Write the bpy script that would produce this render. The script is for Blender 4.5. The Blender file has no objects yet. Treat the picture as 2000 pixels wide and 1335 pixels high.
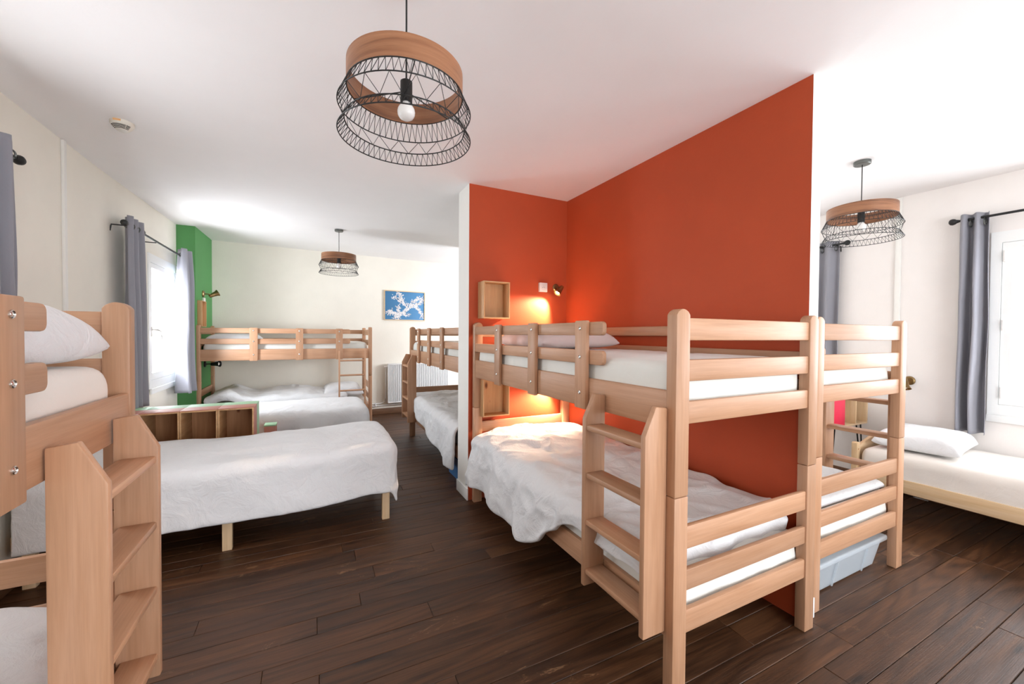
import bpy, bmesh, math, random
from mathutils import Vector, Matrix, noise

random.seed(7)
sc = bpy.context.scene
COL = sc.collection
pi = math.pi

# ------------------------------------------------------------------ camera
YAW, PITCH, ROLL, FPX, HC = math.radians(26.5553), math.radians(-0.98587), math.radians(0.38965), 782.44, 1.40
fw = Vector((math.sin(YAW) * math.cos(PITCH), math.cos(YAW) * math.cos(PITCH), math.sin(PITCH)))
rt = Vector((math.cos(YAW), -math.sin(YAW), 0.0))
up = rt.cross(fw)
r2 = math.cos(ROLL) * rt + math.sin(ROLL) * up
u2 = -math.sin(ROLL) * rt + math.cos(ROLL) * up
cam_d = bpy.data.cameras.new('camera')
cam = bpy.data.objects.new('camera', cam_d)
COL.objects.link(cam)
cam.matrix_world = Matrix(((r2.x, u2.x, -fw.x, 0), (r2.y, u2.y, -fw.y, 0), (r2.z, u2.z, -fw.z, HC), (0, 0, 0, 1)))
cam_d.sensor_width = 36.0
cam_d.sensor_fit = 'HORIZONTAL'
cam_d.lens = FPX / 2000.0 * 36.0
cam_d.clip_start = 0.02
sc.camera = cam

# ------------------------------------------------------------------ daylight and exposure
SKY = 2.0
w = bpy.data.worlds.new('daylight')
sc.world = w
w.use_nodes = True
w.node_tree.nodes['Background'].inputs[0].default_value = (1.0, 0.985, 0.965, 1)
w.node_tree.nodes['Background'].inputs[1].default_value = SKY
sc.view_settings.view_transform = 'Standard'
sc.view_settings.look = 'None'
sc.view_settings.gamma = 1.0
sc.view_settings.use_curve_mapping = False
sc.view_settings.exposure = 0.26
sc.cycles.use_denoising = True
sc.cycles.max_bounces = 7
sc.cycles.diffuse_bounces = 5
sc.cycles.glossy_bounces = 3
sc.cycles.transparent_max_bounces = 8
sc.cycles.use_adaptive_sampling = True
sc.cycles.adaptive_threshold = 0.05
sc.cycles.sample_clamp_indirect = 6.0
sc.cycles.caustics_reflective = False
sc.cycles.caustics_refractive = False


def daylight(name, loc, rot, sx, sy, lum, col=(1.0, 0.985, 0.965)):
    """sky light entering through one window opening (lum = radiance)"""
    ld = bpy.data.lights.new(name, 'AREA')
    ld.shape = 'RECTANGLE'
    ld.size, ld.size_y = sx, sy
    ld.energy = lum * pi * sx * sy
    ld.color = col
    o = bpy.data.objects.new(name, ld)
    COL.objects.link(o)
    o.location = loc
    o.rotation_euler = rot
    return o


# window openings: (y0, y1, z0, z1)
XL, XR, YB, YF = -1.47, 4.76, 7.25, -2.6
ZC = 2.665
WIN_L = [(5.23, 6.165, 0.84, 2.19), (1.55, 2.75, 0.84, 2.19), (-1.7, -0.5, 0.84, 2.19)]  # last opening is unseen, added behind the camera for frontal light
WIN_R = [(-0.15, 1.128, 0.815, 2.21), (2.36, 3.6, 0.815, 2.21), (-2.2, -1.0, 0.815, 2.21), (4.9, 6.1, 0.815, 2.21)]  # third opening is unseen, added behind the camera for frontal light
FILL_WIN = (0.6, 3.2, 0.25, 2.25)  # unseen glazed opening behind the camera, added as fill light
LUM_L, LUM_R, LUM_F = (29.0, 6.0, 5.0), (7.5, 6.0, 13.0, 46.0), 7.5  # window by window, in the order of WIN_L and WIN_R
DAY = (0.93, 0.985, 1.06)
for a, lum in zip(WIN_L, LUM_L):
    daylight('window_daylight', (XL - 0.12, (a[0] + a[1]) / 2, (a[2] + a[3]) / 2), (0, -pi / 2, 0), a[3] - a[2], a[1] - a[0], lum, DAY)
for a, lum in zip(WIN_R, LUM_R):
    daylight('window_daylight', (XR + 0.12, (a[0] + a[1]) / 2, (a[2] + a[3]) / 2), (0, pi / 2, 0), a[3] - a[2], a[1] - a[0], lum, DAY)
daylight('window_daylight', ((FILL_WIN[0] + FILL_WIN[1]) / 2, YF - 0.1, (FILL_WIN[2] + FILL_WIN[3]) / 2), (pi / 2, 0, 0), FILL_WIN[1] - FILL_WIN[0], FILL_WIN[3] - FILL_WIN[2], LUM_F, DAY)  # added fill from the unseen front opening


# ------------------------------------------------------------------ materials
class NT:
    def __init__(s, name):
        s.m = bpy.data.materials.new(name)
        s.m.use_nodes = True
        s.t = s.m.node_tree
        s.b = s.t.nodes['Principled BSDF']

    def n(s, typ, **kw):
        nd = s.t.nodes.new(typ)
        for k, v in kw.items():
            if k.startswith('i_'):
                key = k[2:]
                nd.inputs[int(key) if key.isdigit() else key].default_value = v
            else:
                setattr(nd, k, v)
        return nd

    def l(s, a, b):
        s.t.links.new(a, b)

    def ramp(s, src, stops):
        r = s.n('ShaderNodeValToRGB')
        e = r.color_ramp.elements
        while len(e) < len(stops):
            e.new(0.5)
        for el, (p, c) in zip(e, stops):
            el.position = p
            el.color = (c[0], c[1], c[2], 1)
        s.l(src, r.inputs[0])
        return r.outputs[0]

    def mix(s, fac, a, b, mode='MIX'):
        m = s.n('ShaderNodeMix', data_type='RGBA', blend_type=mode)
        for sock, v in ((m.inputs[0], fac), (m.inputs[6], a), (m.inputs[7], b)):
            if hasattr(v, 'links'):
                s.l(v, sock)
            elif isinstance(v, (int, float)):
                sock.default_value = v
            else:
                sock.default_value = (v[0], v[1], v[2], 1)
        return m.outputs[2]

    def coords(s, scale=(1, 1, 1), which='Object', rnd=0.0):
        tc = s.n('ShaderNodeTexCoord')
        mp = s.n('ShaderNodeMapping')
        mp.inputs['Scale'].default_value = scale
        s.l(tc.outputs[which], mp.inputs['Vector'])
        if rnd:
            oi = s.n('ShaderNodeObjectInfo')
            mu = s.n('ShaderNodeVectorMath', operation='MULTIPLY')
            cmb = s.n('ShaderNodeCombineXYZ')
            for i in range(3):
                s.l(oi.outputs['Random'], cmb.inputs[i])
            mu.inputs[1].default_value = (rnd, rnd * 1.7, rnd * 0.6)
            s.l(cmb.outputs[0], mu.inputs[0])
            s.l(mu.outputs[0], mp.inputs['Location'])
        return mp.outputs['Vector']

    def noise(s, vec, scale, detail=4, rough=0.5, dist=0.0):
        nd = s.n('ShaderNodeTexNoise')
        nd.inputs['Scale'].default_value = scale
        nd.inputs['Detail'].default_value = detail
        nd.inputs['Roughness'].default_value = rough
        nd.inputs['Distortion'].default_value = dist
        s.l(vec, nd.inputs['Vector'])
        return nd.outputs['Fac']

    def bump(s, h, strength=0.2, dist=0.01):
        b = s.n('ShaderNodeBump')
        b.inputs['Strength'].default_value = strength
        b.inputs['Distance'].default_value = dist
        s.l(h, b.inputs['Height'])
        s.l(b.outputs[0], s.b.inputs['Normal'])

    def set(s, col=None, rough=None, metal=None, spec=None, sheen=None):
        if col is not None:
            if hasattr(col, 'links'):
                s.l(col, s.b.inputs['Base Color'])
            else:
                s.b.inputs['Base Color'].default_value = (col[0], col[1], col[2], 1)
        if rough is not None:
            if hasattr(rough, 'links'):
                s.l(rough, s.b.inputs['Roughness'])
            else:
                s.b.inputs['Roughness'].default_value = rough
        if metal is not None:
            s.b.inputs['Metallic'].default_value = metal
        if spec is not None:
            s.b.inputs['Specular IOR Level'].default_value = spec
        if sheen is not None:
            s.b.inputs['Sheen Weight'].default_value = sheen
        return s


M = {}


def plain(name, col, rough=0.6, metal=0.0, noise_amt=0.06, nscale=30, bump=0.0):
    t = NT(name)
    v = t.coords()
    f = t.noise(v, nscale, 3)
    c0 = tuple(x * (1 - noise_amt) for x in col)
    c1 = tuple(min(1, x * (1 + noise_amt)) for x in col)
    t.set(t.ramp(f, [(0.3, c0), (0.7, c1)]), rough, metal)
    if bump:
        t.bump(f, bump, 0.004)
    M[name] = t.m
    return t.m


def wood(name, axis, c0, c1, c2, rough=0.42, knots=False, gscale=1.0):
    """grain stretched along one object axis"""
    t = NT(name)
    sc_ = [26 * gscale] * 3
    sc_['xyz'.index(axis)] = 1.6 * gscale
    v = t.coords(tuple(sc_), rnd=40)
    a = t.noise(v, 1.0, 5, 0.55, 0.6)
    sf = [160 * gscale] * 3
    sf['xyz'.index(axis)] = 5 * gscale
    v2 = t.coords(tuple(sf), rnd=20)
    b = t.noise(v2, 1.0, 3, 0.6)
    col = t.ramp(a, [(0.25, c0), (0.5, c1), (0.75, c2)])
    fine = t.ramp(b, [(0.3, (0.82, 0.80, 0.78)), (0.6, (1, 1, 1))])
    col = t.mix(0.55, col, fine, 'MULTIPLY')
    oi = t.n('ShaderNodeObjectInfo')
    hv = t.n('ShaderNodeHueSaturation')
    mr = t.n('ShaderNodeMapRange', i_3=0.88, i_4=1.1)
    t.l(oi.outputs['Random'], mr.inputs[0])
    t.l(mr.outputs[0], hv.inputs['Value'])
    t.l(col, hv.inputs['Color'])
    col = hv.outputs['Color']
    if knots:
        sk = [9.0] * 3
        sk['xyz'.index(axis)] = 4.5
        vk = t.coords(tuple(sk), rnd=13)
        vo = t.n('ShaderNodeTexVoronoi', feature='F1')
        vo.inputs['Scale'].default_value = 1.0
        t.l(vk, vo.inputs['Vector'])
        k = t.ramp(vo.outputs['Distance'], [(0.06, (0.25, 0.13, 0.07)), (0.10, (0.55, 0.38, 0.26)), (0.17, (1, 1, 1))])
        col = t.mix(1.0, col, k, 'MULTIPLY')
    t.set(col, rough, spec=0.4)
    t.bump(b, 0.06, 0.002)
    M[name] = t.m


BE = ((0.43, 0.226, 0.122), (0.505, 0.282, 0.165), (0.555, 0.325, 0.204))
PN = ((0.52, 0.29, 0.13), (0.62, 0.37, 0.18), (0.70, 0.45, 0.24))
PD = ((0.36, 0.17, 0.075), (0.44, 0.22, 0.10), (0.52, 0.28, 0.14))
PL = ((0.70, 0.48, 0.26), (0.76, 0.55, 0.33), (0.82, 0.63, 0.42))
for ax in 'xyz':
    wood('beech_' + ax, ax, *BE)
    wood('pine_' + ax, ax, *PN, rough=0.55)
    wood('pine_light_' + ax, ax, *PL, rough=0.5)
wood('pine_knot_z', 'z', *PN, rough=0.6, knots=True)
wood('pine_dark_knot_z', 'z', *PD, rough=0.6, knots=True)

wood('dark_base_x', 'x', (0.10, 0.045, 0.02), (0.14, 0.065, 0.03), (0.18, 0.085, 0.04), rough=0.5)


def band_wood():
    t = NT('walnut_band')
    v = t.coords((2.2, 2.2, 30), rnd=9)
    a = t.noise(v, 1.0, 5, 0.6, 1.0)
    v2 = t.coords((9, 9, 240), rnd=4)
    b = t.noise(v2, 1.0, 3, 0.6)
    col = t.ramp(a, [(0.30, (0.14, 0.055, 0.024)), (0.46, (0.29, 0.122, 0.055)), (0.7, (0.40, 0.185, 0.090))])
    col = t.mix(0.5, col, t.ramp(b, [(0.3, (0.75, 0.72, 0.70)), (0.6, (1, 1, 1))]), 'MULTIPLY')
    t.set(col, 0.42)
    M['walnut_band'] = t.m


band_wood()


def make_floor():
    t = NT('floorboard_wood')
    v = t.coords((0.9, 9, 9), rnd=60)
    a = t.noise(v, 1.0, 6, 0.6, 1.4)
    col = t.ramp(a, [(0.25, (0.044, 0.0175, 0.0068)), (0.5, (0.073, 0.030, 0.012)), (0.75, (0.112, 0.049, 0.020))])
    # growth rings that run out into long arches
    v3 = t.coords((0.55, 5.0, 5.0), rnd=90)
    warp = t.noise(v3, 0.9, 2, 0.5)
    ad = t.n('ShaderNodeMath', operation='MULTIPLY')
    ad.inputs[1].default_value = 26.0
    t.l(warp, ad.inputs[0])
    sn = t.n('ShaderNodeMath', operation='SINE')
    mu = t.n('ShaderNodeMath', operation='MULTIPLY')
    mu.inputs[1].default_value = 3.2
    t.l(ad.outputs[0], mu.inputs[0])
    t.l(mu.outputs[0], sn.inputs[0])
    mr0 = t.n('ShaderNodeMapRange', i_1=-1.0, i_2=1.0)
    t.l(sn.outputs[0], mr0.inputs[0])
    ringc = t.ramp(mr0.outputs[0], [(0.0, (0.62, 0.60, 0.58)), (0.35, (0.95, 0.95, 0.95)), (0.9, (1.18, 1.16, 1.12))])
    col = t.mix(0.75, col, ringc, 'MULTIPLY')
    # fine pores
    v2 = t.coords((4, 190, 190), rnd=20)
    b = t.noise(v2, 1.0, 4, 0.65)
    col = t.mix(0.8, col, t.ramp(b, [(0.32, (0.55, 0.53, 0.5)), (0.55, (1, 1, 1)), (0.8, (1.2, 1.18, 1.12))]), 'MULTIPLY')
    oi = t.n('ShaderNodeObjectInfo')
    hv = t.n('ShaderNodeHueSaturation')
    mr = t.n('ShaderNodeMapRange', i_3=0.74, i_4=1.28)
    t.l(oi.outputs['Random'], mr.inputs[0])
    t.l(mr.outputs[0], hv.inputs['Value'])
    t.l(col, hv.inputs['Color'])
    col = hv.outputs['Color']
    # knots, here and there
    vk = t.coords((1.7, 7.5, 7.5), rnd=33)
    vo = t.n('ShaderNodeTexVoronoi', feature='F1')
    t.l(vk, vo.inputs['Vector'])
    vo.inputs['Scale'].default_value = 1.0
    k = t.ramp(vo.outputs['Distance'], [(0.05, (0.22, 0.20, 0.18)), (0.10, (0.75, 0.72, 0.70)), (0.16, (1, 1, 1))])
    col = t.mix(0.85, col, k, 'MULTIPLY')
    # scratches and patches worn through to bare wood, fixed to the place
    g = t.n('ShaderNodeNewGeometry')
    mp = t.n('ShaderNodeMapping')
    mp.inputs['Scale'].default_value = (5.0, 14.0, 1)
    t.l(g.outputs['Position'], mp.inputs['Vector'])
    s1 = t.noise(mp.outputs[0], 1.6, 9, 0.78, 0.6)
    mp2 = t.n('ShaderNodeMapping')
    mp2.inputs['Scale'].default_value = (1.3, 2.2, 1)
    mp2.inputs['Location'].default_value = (0.35, 0.2, 0)
    t.l(g.outputs['Position'], mp2.inputs['Vector'])
    s2 = t.noise(mp2.outputs[0], 1.0, 2)
    mm = t.n('ShaderNodeMath', operation='MULTIPLY')
    t.l(t.ramp(s1, [(0.57, (0, 0, 0)), (0.63, (1, 1, 1))]), mm.inputs[0])
    t.l(t.ramp(s2, [(0.52, (0, 0, 0)), (0.64, (0.7, 0.7, 0.7))]), mm.inputs[1])
    col = t.mix(mm.outputs[0], col, (0.27, 0.145, 0.07))
    rg = t.ramp(a, [(0.3, (0.40, 0.40, 0.40)), (0.7, (0.54, 0.54, 0.54))])
    t.set(col, rg, spec=0.42)
    t.bump(b, 0.22, 0.003)
    M['floor'] = t.m


make_floor()


def paint(name, col, amt=0.05, rough=0.75, bump=0.12, weave=False):
    t = NT(name)
    v = t.coords()
    f = t.noise(v, 1.3, 4, 0.6)
    c0 = tuple(x * (1 - amt) for x in col)
    c1 = tuple(min(1, x * (1 + amt)) for x in col)
    t.set(t.ramp(f, [(0.35, c0), (0.65, c1)]), rough, spec=0.25)
    v2 = t.coords((1, 1, 0.35) if weave else (1, 1, 1))
    b = t.noise(v2, 95 if weave else 60, 3, 0.6)
    t.bump(b, bump, 0.004)
    M[name] = t.m


paint('ceiling_white', (0.91, 0.89, 0.885), 0.015)
paint('wall_cream', (0.84, 0.80, 0.715), 0.035, weave=True, bump=0.2)
paint('wall_white', (0.84, 0.83, 0.79), 0.02)
paint('wall_rose', (0.86, 0.82, 0.79), 0.03, weave=True, bump=0.2)
paint('paint_red', (0.43, 0.068, 0.022), 0.06, rough=0.6)
paint('paint_green', (0.10, 0.30, 0.10), 0.05, rough=0.65)
paint('window_white', (0.86, 0.87, 0.86), 0.01, rough=0.35, bump=0.02)
plain('radiator_white', (0.84, 0.85, 0.85), 0.3, noise_amt=0.01)
plain('plastic_white', (0.83, 0.81, 0.78), 0.35, noise_amt=0.02)
plain('plastic_cream', (0.72, 0.68, 0.60), 0.45, noise_amt=0.03)
plain('orange_tag', (0.75, 0.42, 0.18), 0.6)
plain('black_metal', (0.018, 0.018, 0.018), 0.42, 0.3, 0.15)
plain('black_slot', (0.012, 0.012, 0.012), 0.8)
plain('grey_metal', (0.16, 0.17, 0.16), 0.35, 0.8)
plain('brass', (0.30, 0.20, 0.09), 0.32, 0.95, 0.1)
plain('chrome', (0.72, 0.72, 0.70), 0.2, 1.0, 0.03)
plain('pale_green', (0.36, 0.60, 0.38), 0.5, noise_amt=0.03)
plain('dusty_pink', (0.50, 0.20, 0.155), 0.55, noise_amt=0.06)
plain('crimson', (0.66, 0.012, 0.055), 0.45, noise_amt=0.03)
plain('blue_plastic', (0.05, 0.16, 0.36), 0.4)
plain('socket_white', (0.80, 0.76, 0.72), 0.3, noise_amt=0.01)


def fabric(name, col, bump=0.25, rough=0.9, sheen=0.2, amt=0.02):
    t = NT(name)
    v = t.coords()
    big = t.noise(v, 9, 5, 0.6, 1.2)
    fine = t.noise(v, 420, 2, 0.5)
    f = t.noise(v, 3, 3)
    c0 = tuple(x * (1 - amt) for x in col)
    c1 = tuple(min(1, x * (1 + amt)) for x in col)
    t.set(t.ramp(f, [(0.3, c0), (0.7, c1)]), rough, spec=0.15, sheen=sheen)
    ad = t.n('ShaderNodeMath', operation='MULTIPLY_ADD')
    t.l(fine, ad.inputs[0])
    ad.inputs[1].default_value = 0.05
    t.l(big, ad.inputs[2])
    t.bump(ad.outputs[0], bump, 0.02)
    M[name] = t.m


fabric('linen_white', (0.745, 0.75, 0.76), 0.6)
fabric('sheet_white', (0.76, 0.765, 0.72), 0.2)
fabric('sheet_beige', (0.76, 0.71, 0.655), 0.15)
fabric('pillow_rose', (0.66, 0.56, 0.54), 0.2)
fabric('curtain_grey', (0.29, 0.29, 0.325), 0.08, 0.85)

t = NT('window_glass')
t.t.nodes.remove(t.b)
o_ = t.t.nodes['Material Output']
tr = t.n('ShaderNodeBsdfTransparent')
gl = t.n('ShaderNodeBsdfGlossy')
gl.inputs['Roughness'].default_value = 0.02
mx = t.n('ShaderNodeMixShader', i_0=0.06)
t.l(tr.outputs[0], mx.inputs[1])
t.l(gl.outputs[0], mx.inputs[2])
t.l(mx.outputs[0], o_.inputs[0])
M['glass'] = t.m

t = NT('clear_plastic')
o_ = t.t.nodes['Material Output']
t.set((0.85, 0.89, 0.92), 0.3)
tr = t.n('ShaderNodeBsdfTransparent')
tr.inputs[0].default_value = (0.93, 0.97, 1, 1)
mx = t.n('ShaderNodeMixShader', i_0=0.34)
t.l(tr.outputs[0], mx.inputs[1])
t.l(t.b.outputs[0], mx.inputs[2])
t.l(mx.outputs[0], o_.inputs[0])
M['clear_plastic'] = t.m


def emit(name, col, st):
    t = NT(name)
    t.b.inputs['Base Color'].default_value = (0.9, 0.9, 0.9, 1)
    t.b.inputs['Emission Color'].default_value = (*col, 1)
    t.b.inputs['Emission Strength'].default_value = st
    M[name] = t.m


emit('lit_bulb', (1.0, 0.72, 0.42), 40.0)
t = NT('bulb_glass')
t.set((0.86, 0.85, 0.83), 0.25)
t.b.inputs['Subsurface Weight'].default_value = 0.0
M['bulb_glass'] = t.m
t = NT('print_colours')
ca = t.n('ShaderNodeVertexColor', layer_name='print')
t.set(ca.outputs['Color'], 0.25)
M['print'] = t.m


# ------------------------------------------------------------------ mesh helpers
def finish(name, bm, mat, parent=None, smooth=None, origin=None, mods=None):
    """link ONE mesh object whose origin sits at its centre; world coordinates in bm"""
    bmesh.ops.recalc_face_normals(bm, faces=bm.faces[:])
    if smooth is None:
        for f in bm.faces:
            f.smooth = True
        for e in bm.edges:
            e.smooth = len(e.link_faces) == 2 and e.calc_face_angle(3.0) < 0.62
    else:
        for f in bm.faces:
            f.smooth = smooth
    me = bpy.data.meshes.new(name)
    if origin is None:
        lo = Vector((1e9,) * 3)
        hi = -lo
        for v in bm.verts:
            for i in range(3):
                lo[i] = min(lo[i], v.co[i])
                hi[i] = max(hi[i], v.co[i])
        origin = (lo + hi) / 2
    origin = Vector(origin)
    bmesh.ops.translate(bm, verts=bm.verts[:], vec=-origin)
    bm.to_mesh(me)
    bm.free()
    for m_ in (mat if isinstance(mat, (list, tuple)) else [mat]):
        me.materials.append(M[m_])
    o = bpy.data.objects.new(name, me)
    COL.objects.link(o)
    o['w'] = list(origin)
    if parent is not None:
        o.parent = parent
        o.location = origin - Vector(parent['w'])
    else:
        o.location = origin
    return o


def thing(name, loc, label, cat, group=None):
    o = bpy.data.objects.new(name, None)
    o.empty_display_size = 0.1
    COL.objects.link(o)
    o.location = loc
    o['w'] = list(loc)
    o['label'] = label
    o['category'] = cat
    if group:
        o['group'] = group
    return o


def tag(o, label, cat, group=None):
    o['label'] = label
    o['category'] = cat
    if group:
        o['group'] = group
    return o


def structure(o):
    o['kind'] = 'structure'
    return o


def bm_box(bm, x0, x1, y0, y1, z0, z1):
    vs = [bm.verts.new((x, y, z)) for z in (z0, z1) for y in (y0, y1) for x in (x0, x1)]
    fs = []
    for q in ((0, 2, 3, 1), (4, 5, 7, 6), (0, 1, 5, 4), (2, 6, 7, 3), (0, 4, 6, 2), (1, 3, 7, 5)):
        fs.append(bm.faces.new([vs[i] for i in q]))
    return fs


def bevel(bm, off, seg=2):
    if off > 0:
        bmesh.ops.bevel(bm, geom=bm.edges[:], offset=off, segments=seg, profile=0.5, affect='EDGES', clamp_overlap=True)


def box(x0, x1, y0, y1, z0, z1, bv=0.0, seg=2):
    bm = bmesh.new()
    x0, x1 = sorted((x0, x1))
    y0, y1 = sorted((y0, y1))
    z0, z1 = sorted((z0, z1))
    bm_box(bm, x0, x1, y0, y1, z0, z1)
    bmesh.ops.recalc_face_normals(bm, faces=bm.faces[:])
    bevel(bm, bv, seg)
    return bm


def prism(pts, plane, a0, a1, bv=0.0, seg=2):
    """polygon pts in plane ('xz','yz','xy') extruded along the remaining axis"""
    bm = bmesh.new()

    def mk(p, a):
        d = {plane[0]: p[0], plane[1]: p[1]}
        ax = [c for c in 'xyz' if c not in plane][0]
        d[ax] = a
        return bm.verts.new((d['x'], d['y'], d['z']))
    A = [mk(p, a0) for p in pts]
    B = [mk(p, a1) for p in pts]
    n = len(pts)
    bm.faces.new(A)
    bm.faces.new(B[::-1])
    for i in range(n):
        bm.faces.new((A[i], A[(i + 1) % n], B[(i + 1) % n], B[i]))
    bmesh.ops.recalc_face_normals(bm, faces=bm.faces[:])
    if bv:
        es = [e for e in bm.edges if len(e.link_faces) == 2 and e.calc_face_angle() > 0.5]
        bmesh.ops.bevel(bm, geom=es, offset=bv, segments=seg, profile=0.5, affect='EDGES', clamp_overlap=True)
    return bm


def remap(bm, fn):
    for v in bm.verts:
        v.co = Vector(fn(v.co.x, v.co.y, v.co.z))
    return bm


def lathe(prof, axis='z', seg=24, cap=True):
    """revolve (radius, height) profile around an axis through the origin"""
    bm = bmesh.new()
    rings = []
    for r, h in prof:
        ring = []
        for i in range(seg):
            a = 2 * pi * i / seg
            c, s = r * math.cos(a), r * math.sin(a)
            co = {'z': (c, s, h), 'x': (h, c, s), 'y': (c, h, s)}[axis]
            ring.append(bm.verts.new(co))
        rings.append(ring)
    for A, B in zip(rings, rings[1:]):
        for i in range(seg):
            bm.faces.new((A[i], A[(i + 1) % seg], B[(i + 1) % seg], B[i]))
    if cap:
        for R in (rings[0], rings[-1]):
            if sum((v.co - R[0].co).length for v in R) > 1e-5:
                bm.faces.new(R)
    bmesh.ops.remove_doubles(bm, verts=bm.verts[:], dist=1e-6)
    return bm


def shift(bm, v, rot=None):
    if rot is not None:
        bmesh.ops.transform(bm, matrix=rot.to_4x4(), verts=bm.verts[:])
    bmesh.ops.translate(bm, verts=bm.verts[:], vec=Vector(v))
    return bm


def tube(pts, r, seg=8, bm=None, closed=False):
    own = bm is None
    if own:
        bm = bmesh.new()
    pts = [Vector(p) for p in pts]
    n = len(pts)
    rings = []
    for i, p in enumerate(pts):
        if closed:
            d = (pts[(i + 1) % n] - pts[i - 1]).normalized()
        else:
            d = (pts[min(i + 1, n - 1)] - pts[max(i - 1, 0)]).normalized()
        h = Vector((0, 0, 1)) if abs(d.z) < 0.95 else Vector((1, 0, 0))
        a = d.cross(h).normalized()
        b = a.cross(d)
        rings.append([bm.verts.new(p + r * (math.cos(2 * pi * k / seg) * a + math.sin(2 * pi * k / seg) * b)) for k in range(seg)])
    rr = list(zip(rings, rings[1:]))
    if closed:
        rr.append((rings[-1], rings[0]))
    for A, B in rr:
        for k in range(seg):
            bm.faces.new((A[k], A[(k + 1) % seg], B[(k + 1) % seg], B[k]))
    if not closed:
        bm.faces.new(rings[0][::-1])
        bm.faces.new(rings[-1])
    return bm


def ring(cx, cy, z, R, r, n=64, seg=6):
    return tube([(cx + R * math.cos(2 * pi * i / n), cy + R * math.sin(2 * pi * i / n), z) for i in range(n)], r, seg, closed=True)


def ridged(p):
    return (1.0 - abs(noise.noise(p)) * 2.0)


# ------------------------------------------------------------------ cloth
def blanket(name, mat, x0, x1, y0, y1, ztop, drops, seed, parent=None, r=0.05, res=0.026, lump=0.02, wrinkle=0.008,
            flare=0.06, wave=0.018, wave_n=5.0, zmin=0.0, thick=0.012, clampdrop=None, dropfn=None, wscale=6.0, wstretch=(1, 1), sub=1, corner=0.75):
    """cloth lying on the rectangle and hanging over its sides. drops: (x-, x+, y-, y+) lengths."""
    W, L = x1 - x0, y1 - y0
    bm = bmesh.new()
    dxm, dxp, dym, dyp = drops

    def axis(n0, lo, hi):
        a = []
        nl = max(1, int(lo / res)) if lo > 0 else 0
        nh = max(1, int(hi / res)) if hi > 0 else 0
        nm = max(2, int(n0 / res))
        for i in range(nl):
            a.append((-(1 - i / nl), 0.0))
        for i in range(nm + 1):
            a.append((0.0, n0 * i / nm))
        for i in range(1, nh + 1):
            a.append((i / nh, n0))
        return a
    S = axis(W, dxm, dxp)
    T = axis(L, dym, dyp)
    off = Vector((seed * 3.17, seed * 1.31, seed * 0.77))
    grid = []
    for (so, sb) in S:
        row = []
        for (to, tb) in T:
            kx = dropfn(sb, tb) if dropfn else 1.0
            ox = so * ((dxm if so < 0 else dxp) * kx)
            oy = to * ((dym if to < 0 else dyp) * kx)
            d = math.hypot(ox, oy)
            if ox and oy:
                d2 = max(abs(ox), abs(oy)) + (d - max(abs(ox), abs(oy))) * corner
            else:
                d2 = d
            ux, uy = (ox / d, oy / d) if d > 1e-9 else (0, 0)
            ang = min(d2 / r, pi / 2)
            hor = r * math.sin(ang)
            ver = r * (1 - math.cos(ang))
            ext = max(0.0, d2 - r * pi / 2)
            ver += ext
            if clampdrop is not None:
                ver = min(ver, clampdrop)
            X, Y = x0 + sb, y0 + tb
            per = (X * 1.0 + Y * 1.0)
            fold = 0.0
            if ext > 0:
                k = min(1.0, ext / 0.22)
                fold = k * (flare * ext / 0.35 + wave * math.sin(per * wave_n * 2.1 + 3 * noise.noise(Vector((per * 1.3, seed, 0)))) )
            px = X + ux * (hor + fold)
            py = Y + uy * (hor + fold)
            zt = ztop(sb / W, tb / L)
            P = Vector((px * 2.2, py * 2.2, (zt - ver) * 2.2)) + off
            ed = min(1.0, (min(sb + 0.02, W - sb + 0.02) / 0.18)) * min(1.0, (min(tb + 0.02, L - tb + 0.02) / 0.18))
            lz = lump * (noise.noise(P) + 0.5 * noise.noise(P * 2.1))
            Q = Vector((px * wscale * wstretch[0], py * wscale * wstretch[1], (zt - ver) * wscale)) + off
            Q += 0.55 * Vector((noise.noise(P * 1.7), noise.noise(P * 1.7 + Vector((5, 3, 1))), 0)) * 2
            rg = ridged(Q)
            wz = wrinkle * (max(0, rg) ** 3 - 0.25) + 0.45 * wrinkle * (max(0, ridged(Q * 2.3)) ** 3 - 0.25)
            top = max(0.0, 1 - ver / (r * 1.2))
            z = zt - ver + (lz * (0.45 + 0.55 * ed) + wz) * top
            if ver > 0:
                k = min(1.0, ver / r)
                px += ux * (lz * 0.5 + wz) * k
                py += uy * (lz * 0.5 + wz) * k
            row.append(bm.verts.new((px, py, max(z, zmin))))
        grid.append(row)
    for i in range(len(S) - 1):
        for j in range(len(T) - 1):
            bm.faces.new((grid[i][j], grid[i + 1][j], grid[i + 1][j + 1], grid[i][j + 1]))
    bm.normal_update()
    o = finish(name, bm, mat, parent, smooth=True)
    # make sure the outside points up
    me = o.data
    if sum(p.normal.z * p.area for p in me.polygons) < 0:
        me.flip_normals()
    if thick:
        s = o.modifiers.new('thickness', 'SOLIDIFY')
        s.thickness = thick
        s.offset = -1
    if sub:
        m_ = o.modifiers.new('smooth', 'SUBSURF')
        m_.levels = m_.render_levels = sub
    return o


def mattress(name, mat, x0, x1, y0, y1, z0, z1, seed, r=0.045, wrinkle=0.004, lump=0.006, res=0.035):
    th = z1 - z0
    o = blanket(name, mat, x0 + r, x1 - r, y0 + r, y1 - r, lambda u, v: z1, (th + 0.5708 * r,) * 4, seed, r=r, res=res,
                lump=lump, wrinkle=wrinkle, flare=0.0, wave=0.004, wave_n=12, clampdrop=th, thick=0.0, corner=0.0, wscale=9, sub=1)
    return o


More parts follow.
